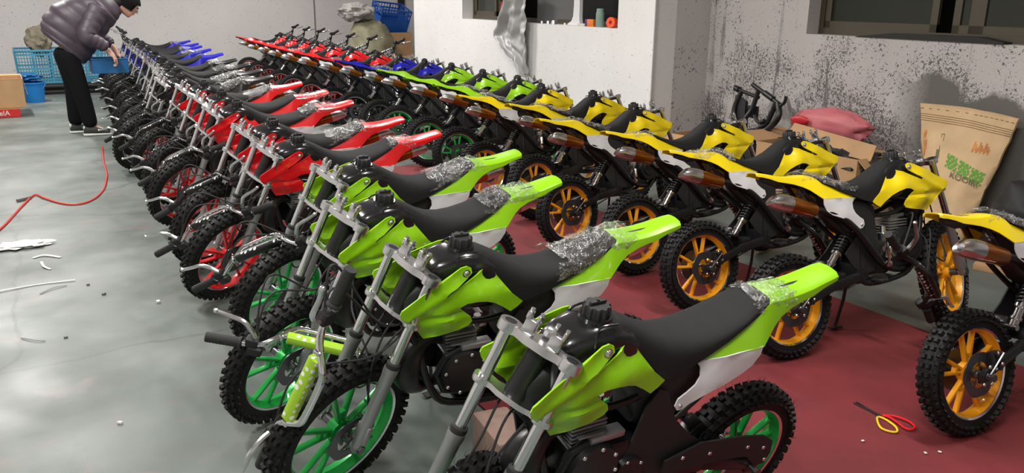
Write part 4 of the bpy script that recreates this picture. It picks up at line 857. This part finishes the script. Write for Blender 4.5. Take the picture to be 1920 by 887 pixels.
# ---- window sill of the white wall
SX = lambda y: wx(y, W1)
def flask(name, label, y, h, r, m, lid=None):
    t = thing(name, label, 'flask', (SX(y) + .045, y, 1.236)); part('flask_body', MB().lathe([(0, 0), (r * .9, 0), (r, .01), (r, h * .76), (r * .82, h * .80), (0, h * .80)], n=24), m, t)
    part('lid', MB().lathe([(0, h * .78), (r * .86, h * .78), (r * .88, h * .97), (r * .7, h), (0, h)], n=24), lid or m, t); return t
flask('steel_flask', 'tall dark red vacuum flask on the window sill left of the hanging cloth', 9.12, .23, .042, 'flask_red')
flask('drinks_bottle', 'pale green water bottle with round lid on the right end of the sill', 6.96, .18, .042, 'flask_green')
t = thing('tape_roll', 'bright orange roll lying at the right corner of the window sill', 'tape', (SX(6.72) + .03, 6.72, 1.236 + .05))
part('roll_body', MB().lathe([(.018, -.03), (.050, -.03), (.052, 0), (.050, .03), (.018, .03)], frame((0, 0, 0), (-1, -.35, 0.1)), 28, True), 'orange_plastic', t); part('core', MB().cyl((.02, .008, 0), (-.02, -.008, 0), .02, n=16), 'flask_red', t)
t = single('small_box', MB().box((0, 0, .036), (.05, .085, .072), bev=.003), 'orange_box', 'small orange box beside the green bottle on the sill', 'box', (SX(7.09) + .03, 7.09, 1.236), .2)
single('purple_box', MB().box((0, 0, .036), (.045, .03, .07), bev=.003), 'purple_print', 'narrow purple box end touching the small orange box', 'box', (SX(7.17) + .03, 7.17, 1.236), .2)
single('paper_pad', MB().box((0, 0, .012), (.10, .12, .024), bev=.003), 'scrap_white', 'flat white pad on the sill left of the orange box', 'paper', (SX(7.29) + .07, 7.29, 1.236), .1)
for i, (y, s_, lb) in enumerate([(8.12, .02, 'small metal fitting nearest the hanging cloth on the sill'), (7.98, .024, 'pair of dark metal fittings on the sill'), (7.86, .03, 'stack of light metal washers on the window sill'), (7.62, .016, 'small grey stone-like part at the foot of the white strip')]):
    single('metal_fitting', MB().cyl((0, 0, 0), (0, 0, s_ * 1.4), s_, s_ * .8, n=12).cyl((.0, s_ * .9, 0), (0, s_ * .9, s_), s_ * .6, n=10), 'alloy', lb, 'fitting', (SX(y) + .03, y, 1.2355))
# white moulded strip standing in the opening
ps = []
for z, a, b in ((1.237, 7.36, 7.62), (1.25, 7.37, 7.60), (1.28, 7.38, 7.53), (1.33, 7.385, 7.50), (1.45, 7.385, 7.49), (1.70, 7.39, 7.49), (2.35, 7.40, 7.49)): ps.append([(SX(7.45) + .06, a, z), (SX(7.45) + .06, b, z), (SX(7.45) + .10, b, z), (SX(7.45) + .10, a, z)])
single('plastic_strip', MB().loft(ps), 'white_plastic', 'tall white curved plastic strip standing in the window opening', 'strip')
t = thing('window_shutter', 'dark grey rounded panel standing in the window opening behind the white strip', 'panel', (SX(8.0) + .17, 8.0, 1.236))  # opaque grey panel stands in for the reflection on the sliding pane
part('panel_body', MB().box((0, 0, .62), (.02, .86, 1.22), bev=.05 * .15), 'scrap_grey', t); part('pull_handle', MB().box((-.02, -.40, .19), (.02, .045, .16), bev=.006), 'print_white', t)
single('foam_strip', MB().add([(wx(y, W2) - .012 + a, y, z) for y, z in ((4.30, 1.253), (4.0, 1.285), (3.3, 1.29), (3.12, 1.262)) for a in (0, .10)] + [(wx(y, W2) - .012 + a, y, 1.2505) for y in (4.30, 4.0, 3.3, 3.12) for a in (0, .10)], [(0, 2, 3, 1), (2, 4, 5, 3), (4, 6, 7, 5), (8, 9, 11, 10), (10, 11, 13, 12), (12, 13, 15, 14), (0, 8, 10, 2), (2, 10, 12, 4), (4, 12, 14, 6), (1, 3, 11, 9), (3, 5, 13, 11), (5, 7, 15, 13), (0, 1, 9, 8), (6, 14, 15, 7)]), 'dark_void', 'long black rubber strip lying on the sill of the right-hand window', 'strip')  # black strip added for the shade of the gap along the sill
# silver cloth hanging over the sill
rows = []; nz, ny = 44, 40
for i in range(nz + 1):
    u = i / nz; z = 1.62 - u * .90; r = []
    ya = 8.86 + .22 * min(1, max(0, (u - .15) / .45)) - .0 * u; yb = 8.26 + .02 * u
    if u > .62: ya = 9.08 - (u - .62) / .38 * .62
    for k in range(ny + 1):
        s = k / ny; y = ya + (yb - ya) * s; fold = .045 * sin(s * 15 + 3 * noise.noise(Vector((s * 3, u * 2.5, 0)))) + .03 * noise.noise(Vector((s * 9, u * 6, 5))) + .03 * noise.noise(Vector((s * 4, u * 12, 8)))
        hang = (0.01 if z < 1.23 else .0); zz = z - .10 * sin(s * 2.6) * (u ** 3) + .05 * noise.noise(Vector((s * 5, 1, u * 3))) * u
        r.append((SX(y) - .075 - fold * .9, y, zz))
    rows.append(r)
single('cloth', shell(rows, .004), 'cloth_silver', 'silvery grey raincoat hanging in folds over the window sill', 'cloth', ang=70)

# ---- far end: sacks, crate and boxes behind the right row
lump('grain_sack', 'sack_olive', 'bulging olive sack heaped behind the far red bikes', 'sack', (5.50, 14.45, .50), (.42, .36, .60), 2, .18, 1.8)
lump('plastic_sack', 'sack_grey', 'grey translucent sack slumped over the left of the olive sack', 'sack', (5.25, 14.45, 1.24), (.27, .26, .15), 5, .35, 2, flat=None)
def crate(name, label, c, d, m, nv_, nh_, rot=(0, 0, 0), rim=.03, solid=0.0):
    w, l, h = d; t = thing(name, label, 'crate', c, rot=rot); taper = .06 * min(w, l)
    part('rim', MB().box((0, -l / 2, h - rim / 2), (w + .03, .025, rim), bev=.004).box((0, l / 2, h - rim / 2), (w + .03, .025, rim), bev=.004).box((-w / 2, 0, h - rim / 2), (.025, l, rim), bev=.004).box((w / 2, 0, h - rim / 2), (.025, l, rim), bev=.004), m, t)
    part('crate_bottom', MB().box((0, 0, .012), (w - taper, l - taper, .02)), m, t)
    def P_(side, s, z):
        k = 1 - taper / 2 / (w / 2) * (1 - z / h); kl = 1 - taper / 2 / (l / 2) * (1 - z / h)
        return Vector({'S': (s * w / 2 * k, -l / 2 * kl, z), 'N': (s * w / 2 * k, l / 2 * kl, z), 'W': (-w / 2 * k, s * l / 2 * kl, z), 'E': (w / 2 * k, s * l / 2 * kl, z)}[side])
    for sd in 'SNWE':
        nn = nv_ if sd in 'SN' else max(3, int(nv_ * l / w)); mb = MB(); up = (0, 1, 0) if sd in 'SN' else (1, 0, 0)
        for i in range(nn + 1): s = -1 + 2 * i / nn; mb.obox(P_(sd, s, .01), P_(sd, s, h - .01), .010 if i % 6 else .03, .012, up=up)
        for j in range(nh_ + 1): z = .02 + (h - .04) * j / nh_; mb.obox(P_(sd, -1, z), P_(sd, 1, z), .014, .012 if j % 4 else .026, up=(0, 0, 1)) if False else mb.box(tuple((P_(sd, -1, z) + P_(sd, 1, z)) / 2), ((P_(sd, 1, z) - P_(sd, -1, z)).length if sd in 'SN' else .014, .014 if sd in 'SN' else (P_(sd, 1, z) - P_(sd, -1, z)).length, .012 if j % 4 else .028))
        if solid: mb.box(tuple((P_(sd, -1, h * solid / 2) + P_(sd, 1, h * solid / 2)) / 2), ((w * .93) if sd in 'SN' else .008, .008 if sd in 'SN' else l * .93, h * solid))
        part('lattice_side', mb, m, t)
    return t
carton('tall_cardboard_box', 'tall brown cardboard box in the far corner under the blue crate', (6.30, 15.35, 0), (.55, .60, .86), 0, 'cardboard', flaps=[('W', -60, .15)])
crate('plastic_crate', 'royal blue lattice crate tipped on top of boxes in the far corner', (6.22, 15.40, .93), (.62, .42, .44), 'crate_royal', 10, 5, (.35, .1, .12), solid=.55)
single('storage_carton', MB().box((0, 0, .25), (.38, .35, .50), bev=.004), 'cardboard', 'brown carton just left of the white wall end behind blue bikes', 'box', (5.75, 13.9, 0), .05)

# ---- far left: basket, bucket, cartons
crate('wire_basket', 'wide cyan lattice plastic basket behind the bending person', (.66, 15.05, .17), (1.42, .80, .51), 'crate_cyan', 36, 9)
single('pallet', MB().box((0, 0, .05), (1.36, .76, .03)).box((0, 0, .155), (1.36, .76, .03)).box((-.6, 0, .10), (.1, .76, .10)).box((0, 0, .10), (.1, .76, .10)).box((.6, 0, .10), (.1, .76, .10)).box((0, 0, .02), (1.3, .7, .04)), 'black_matte', 'low black pallet carrying the cyan basket', 'pallet', (.66, 15.05, 0))
t = thing('bucket', 'round blue plastic bucket standing in front of the cyan basket', 'bucket', (.13, 13.75, 0))
part('bucket_body', MB().lathe([(0, .0), (.115, 0), (.120, .02), (.145, .26), (.155, .265), (.155, .285), (.140, .285), (.112, .03), (0, .03)], n=32), 'bucket_blue', t); part('bucket_handle', MB().tube([(cos(a) * .15, -.05 - .06 * sin(a), .27 - .10 * sin(a)) for a in [pi * i / 14 for i in range(15)]], .004, 6), 'bucket_blue', t)
lump('plastic_bag', 'crate_blue', 'crumpled light blue plastic bag on top of the blue bucket', 'bag', (.06, 13.78, .35), (.17, .14, .055), 12, .4, 2.6, flat=None)
lump('cloth_bundle', 'cloth_olive', 'beige cloth bundle lying on the cyan basket behind the person', 'cloth', (.30, 14.95, .80), (.17, .2, .20), 14, .35, 2.2, flat=None)
t = thing('printed_carton', 'flat blue and red printed carton lying on the floor at the left edge', 'box', (-.46, 12.38, 0))
part('box_body', MB().box((0, 0, .055), (.78, .52, .105), bev=.004), 'cardboard', t); part('printed_panel', MB().box((-.19, -.262, .055), (.40, .006, .10)), 'print_blue', t); part('printed_panel', MB().box((.20, -.262, .055), (.38, .006, .10)), 'print_red', t)
RXm = Matrix.Rotation(pi / 2, 4, 'X')
textmesh('elA', .085, 'print_white', t, Matrix.Translation((.22, -.266, .055)) @ RXm); textmesh('M', .09, 'print_white', t, Matrix.Translation((-.08, -.266, .055)) @ RXm)
carton('brown_carton', 'plain brown carton stacked on the printed carton at the left edge', (-.45, 12.42, .112), (.90, .55, .36), .02, flaps=[('N', 0, .2), ('S', -100, .0 + .12), ('E', -80, .2)])
t = thing('tape_dispenser', 'dark roll with yellow rim on the brown carton at the left edge', 'tape', (-.36, 12.50, .478 + .075)); part('roll_body', MB().lathe([(.035, -.04), (.07, -.04), (.07, .04), (.035, .04)], RXm, 24, True), 'scrap_grey', t); part('tape_edge', MB().lathe([(.055, -.047), (.074, -.047), (.074, -.03), (.055, -.03)], RXm, 24, True), 'tape_yellow', t)

# ------------------------------------------------------------------ the person bending over the far bikes
def skin(name, verts, edges, radii, m, parent, sub=2):
    me = bpy.data.meshes.new(name); me.from_pydata([tuple(v) for v in verts], edges, []); o = bpy.data.objects.new(name, me); COL.objects.link(o); o.parent = parent
    me.materials.append(MATS[m]); md = o.modifiers.new('skin', 'SKIN'); md.use_smooth_shade = True
    if not me.skin_vertices: me.skin_vertices.new()
    for i, r in enumerate(radii): r = r if isinstance(r, tuple) else (r, r); me.skin_vertices[0].data[i].radius = r; me.skin_vertices[0].data[i].use_root = (i == 0)
    s = o.modifiers.new('sub', 'SUBSURF'); s.levels = sub; s.render_levels = sub; return o
O = Vector((.55, 10.3, 0)); per_ = thing('person', 'person in a dark purple puffer jacket bending over the far bikes with a blue tray', 'person', O)
V = []; E_ = []; RR = []
def pv(p, r, parent=None):
    V.append(Vector(p) - O); RR.append(r); i = len(V) - 1
    if parent is not None: E_.append((parent, i))
    return i
pel = pv((.45, 10.3, .99), .08); sp1 = pv((.53, 10.3, 1.12), .12, pel); chs = pv((.72, 10.3, 1.28), .14, sp1); nb = pv((.92, 10.3, 1.385), .065, chs); nk = pv((1.02, 10.3, 1.39), .052, nb)
fwd = Vector((.80, 0, -.60)); up = Vector((.60, 0, .80)); HC = Vector((1.125, 10.3, 1.375))
hd0 = pv(HC - up * .065, .074, nk); hd1 = pv(HC + up * .0 + fwd * .01, .094, hd0); hd2 = pv(HC + up * .07 + fwd * .0, .084, hd1); hd3 = pv(HC + up * .105, .045, hd2)
jaw = pv(HC - up * .085 + fwd * .065, .034, hd0)
for sgn, kn, an, to in ((-1, (.53, 10.17, .52), (.595, 10.17, .10), (.73, 10.15, .04)), (1, (.48, 10.42, .53), (.46, 10.44, .10), (.58, 10.45, .04))):
    h = pv((.45, 10.3 + sgn * .10, .90), .075, pel); t1 = pv(((.43 + kn[0]) / 2, (10.3 + sgn * .1 + kn[1]) / 2, .72), .078, h); k = pv(kn, .056, t1); s1 = pv(((kn[0] + an[0]) / 2 - .01, (kn[1] + an[1]) / 2, .34), .052, k); a = pv(an, .036, s1); pv(to, .028, a)
hands = []
for sgn, sh_, el, wr_, hn in ((-1, (.80, 10.13, 1.32), (.66, 10.03, 1.06), (.835, 10.05, .93), (.885, 10.06, .855)), (1, (.80, 10.47, 1.32), (.76, 10.56, 1.06), (.93, 10.47, .94), (.965, 10.45, .865))):
    s = pv(sh_, .065, chs); e1 = pv(el, .044, s); w1 = pv(wr_, .028, e1); h1 = pv(hn, (.040, .022), w1); wv, hv = Vector(wr_), Vector(hn); d = (hv - wv).normalized(); side = Vector((0, 1, 0)); nrm = d.cross(side).normalized()
    tip0 = pv(hv + d * .035, (.042, .020), h1); hands.append((hv, d, side, nrm, sgn, h1, tip0))
    for j, (off, ln) in enumerate(((-.030, .062), (-.010, .072), (.011, .068), (.031, .054))):
        b0 = hv + d * .045 + side * off; b1 = b0 + d * ln * .45 - nrm * .012 * 1; b2 = b1 + d * ln * .30 - nrm * .026; b3 = b2 - d * .004 - nrm * .024
        f0 = pv(b0, .0105, tip0); f1 = pv(b1, .010, f0); f2 = pv(b2, .009, f1); pv(b3, .008, f2)
    th0 = pv(hv - side * sgn * -.0 + side * (-sgn) * -.034 + d * .005, .012, h1); th1 = pv(hv + side * sgn * .050 + d * .035 - nrm * .014, .0105, th0); pv(hv + side * sgn * .048 + d * .058 - nrm * .03, .009, th1)
body = skin('body', V, E_, RR, 'skin', per_)
# face
def hp_(f, s, u): return HC + fwd * f + Vector((0, s, 0)) + up * u - O
face = MB(); face.loft([[hp_(.088 + a, b, c) for a, b, c in q] for q in ([(0, -.006, .03), (0, .006, .03), (0, .006, .032), (0, -.006, .032)], [(.020, -.010, -.002), (.020, .010, -.002), (.012, .010, .006), (.012, -.010, .006)], [(.026, -.014, -.018), (.026, .014, -.018), (.0, .014, -.012), (.0, -.014, -.012)], [(.0, -.012, -.026), (.0, .012, -.026), (-.01, .012, -.02), (-.01, -.012, -.02)])])
part('nose', face, 'skin', per_, ang=80)
part('mouth', MB().ball(tuple(hp_(.083, 0, -.050)), (.010, .022, .006), nu=12, nv=6), 'pink_plastic', per_)
for sgn in (-1, 1):
    part('eye', MB().ball(tuple(hp_(.080, sgn * .032, .008)), (.012, .014, .008), nu=12, nv=8), 'print_white', per_); part('pupil', MB().ball(tuple(hp_(.091, sgn * .032, .004)), .006, nu=8, nv=6), 'hair', per_)
    part('eyebrow', MB().tube([hp_(.088, sgn * .016, .030), hp_(.086, sgn * .034, .034), hp_(.074, sgn * .052, .028)], .004, 6), 'hair', per_)
    part('ear', MB().ball(tuple(hp_(-.006, sgn * .090, -.008)), (.024, .009, .034), nu=12, nv=8), 'skin', per_)
hr = MB(); hm = Matrix(((fwd.x, 0, up.x, 0), (0, 1, 0, 0), (fwd.z, 0, up.z, 0), (0, 0, 0, 1))); hc_ = HC - O
for i in range(13):
    th = (pi * .62) * i / 12; ring = []
    for k in range(28):
        a = 2 * pi * k / 28; cut = 1 if i < 9 else (.93 if cos(a) > .4 else 1); nn = .006 * noise.noise(Vector((k * .9, i * .9, 3)))
        tt = th if cos(a) < .55 else min(th, pi * .37)
        ring.append(hc_ + hm @ Vector(((.114 + nn) * sin(tt) * cos(a) - .008, (.104 + nn) * sin(tt) * sin(a), (.136 + nn) * cos(tt) + .012)))
    hr.v += ring
for i in range(12):
    for k in range(28): q = (k + 1) % 28; hr.f.append((i * 28 + k, i * 28 + q, (i + 1) * 28 + q, (i + 1) * 28 + k))
part('hair', hr, 'hair', per_, ang=80)
# puffer jacket: torso and sleeves with quilted ridges
bk = [((.25, 1.10), (.60, .76), .19), ((.24, 1.17), (.66, .80), .205), ((.27, 1.26), (.72, .88), .215), ((.38, 1.38), (.80, .99), .225), ((.55, 1.475), (.88, 1.10), .235), ((.72, 1.52), (.97, 1.20), .235), ((.86, 1.53), (1.02, 1.27), .17), ((.95, 1.50), (1.05, 1.32), .095)]
dens = []
for i in range(len(bk) - 1):
    for k in range(8): t_ = k / 8; a, b = bk[i], bk[i + 1]; dens.append(tuple((a[0][j] + (b[0][j] - a[0][j]) * t_, a[1][j] + (b[1][j] - a[1][j]) * t_, a[2] + (b[2] - a[2]) * t_) for j in (0, 1)))
secs = []
for n_, (pb0, pb1) in enumerate(dens):
    B = Vector((pb0[0], 0, pb1[0])); Fp = Vector((pb0[1], 0, pb1[1])); w_ = pb0[2]; c = (B + Fp) / 2; d = (Fp - B) / 2; rid = 1 + .045 * abs(sin(pi * n_ / 7.0)) - .02; sec = []
    for k in range(32):
        a = 2 * pi * k / 32; wr2 = 1 + .02 * noise.noise(Vector((n_ * .35, k * .6, 2))); sec.append(Vector((c.x, 10.3, c.z)) - O + d * cos(a) * rid * wr2 + Vector((0, w_ * rid * wr2 * math.copysign(abs(sin(a)) ** .85, sin(a)), 0)))
    secs.append(sec)
part('jacket', MB().loft(secs), 'jacket', per_, ang=80)
for sh_, el, wr_ in (((.80, 10.15, 1.34), (.65, 10.02, 1.07), (.825, 10.05, .955)), ((.80, 10.45, 1.34), (.75, 10.57, 1.07), (.915, 10.47, .965))):
    path = smoothpath([sh_, ((sh_[0] + el[0]) / 2 - .01, (sh_[1] + el[1]) / 2 - .0, (sh_[2] + el[2]) / 2), el, ((el[0] + wr_[0]) / 2, (el[1] + wr_[1]) / 2, (el[2] + wr_[2]) / 2), wr_], 10); n_ = len(path)
    part('sleeve', MB().tube([p - O for p in path], [(.118 - .062 * (i / (n_ - 1))) * (1 + .06 * abs(sin(pi * i / 5.0))) for i in range(n_)], 24), 'jacket', per_, ang=80)
    part('cuff', MB().tube([path[-2] - O, path[-1] - O, path[-1] + (path[-1] - path[-4]) * .6 - O], [.05, .045, .038], 18), 'jacket_dark', per_)
part('collar', MB().tube([Vector((.93, 10.3, 1.40)) - O, Vector((.99, 10.3, 1.425)) - O, Vector((1.04, 10.3, 1.44)) - O], [.085, .092, .080], 24), 'jacket_dark', per_)
tv = []; te = []; trr = []
def tp_(p, r, q=None):
    tv.append(Vector(p) - O); trr.append(r); i = len(tv) - 1
    if q is not None: te.append((q, i))
    return i
a = tp_((.47, 10.3, .95), (.12, .12))
for sgn, kn, an in ((-1, (.53, 10.17, .52), (.595, 10.17, .12)), (1, (.48, 10.42, .53), (.46, 10.44, .12))):
    h = tp_((.44, 10.3 + sgn * .10, .86), .128, a); t1 = tp_(((.44 + kn[0]) / 2 + .01, (10.3 + sgn * .1 + kn[1]) / 2, .70), .112, h); k = tp_(kn, .094, t1); s1 = tp_(((kn[0] + an[0]) / 2, (kn[1] + an[1]) / 2, .32), .088, k); tp_((an[0], an[1], .075), .080, s1)
skin('trousers', tv, te, trr, 'trousers', per_)
for x, y, rz in ((.60, 10.16, -.12), (.48, 10.44, .1)):
    M = Matrix.Translation(Vector((x, y, 0)) - O) @ Matrix.Rotation(rz, 4, 'Z')
    def fsec(xx, hw, z0, z1): return [M @ Vector((xx, hw * math.copysign(abs(cos(q)) ** .7, cos(q)), (z0 + z1) / 2 + (z1 - z0) / 2 * math.copysign(abs(sin(q)) ** .7, sin(q)))) for q in [2 * pi * i / 14 for i in range(14)]]
    sh_ = part('shoe', MB().loft([fsec(-.085, .028, .02, .10), fsec(-.06, .040, .02, .115), fsec(0, .043, .02, .11), (fsec(.07, .045, .02, .085)), fsec(.13, .044, .02, .065), fsec(.175, .030, .02, .05)]), 'shoe_dark', per_, ang=60)
    part('sole', MB().loft([fsec(-.092, .028, 0, .028), fsec(-.06, .045, 0, .03), fsec(.03, .045, 0, .028), fsec(.12, .048, 0, .028), fsec(.182, .030, .0, .026)]), 'shoe_white', sh_)
    part('heel_patch', MB().box(tuple(M @ Vector((-.075, 0, .085))), (.03, .06, .045), bev=.012), 'shoe_white', sh_)
# small blue tray held in both hands
t = thing('tray', 'small solid blue plastic tray held by the bending person', 'tray', (.85, 10.27, .672), .04); w_, l_, h_ = .35, .30, .15
part('tray_body', MB().box((0, 0, .004), (w_ - .02, l_ - .02, .008)).box((0, -l_ / 2, h_ / 2), (w_, .008, h_)).box((0, l_ / 2, h_ / 2), (w_, .008, h_)).box((-w_ / 2, 0, h_ / 2), (.008, l_, h_)).box((w_ / 2, 0, h_ / 2), (.008, l_, h_)), 'crate_blue', t)
part('tray_rim', MB().box((0, -l_ / 2, h_), (w_ + .02, .02, .014), bev=.003).box((0, l_ / 2, h_), (w_ + .02, .02, .014), bev=.003).box((-w_ / 2, 0, h_), (.02, l_, .014), bev=.003).box((w_ / 2, 0, h_), (.02, l_, .014), bev=.003), 'crate_blue', t)
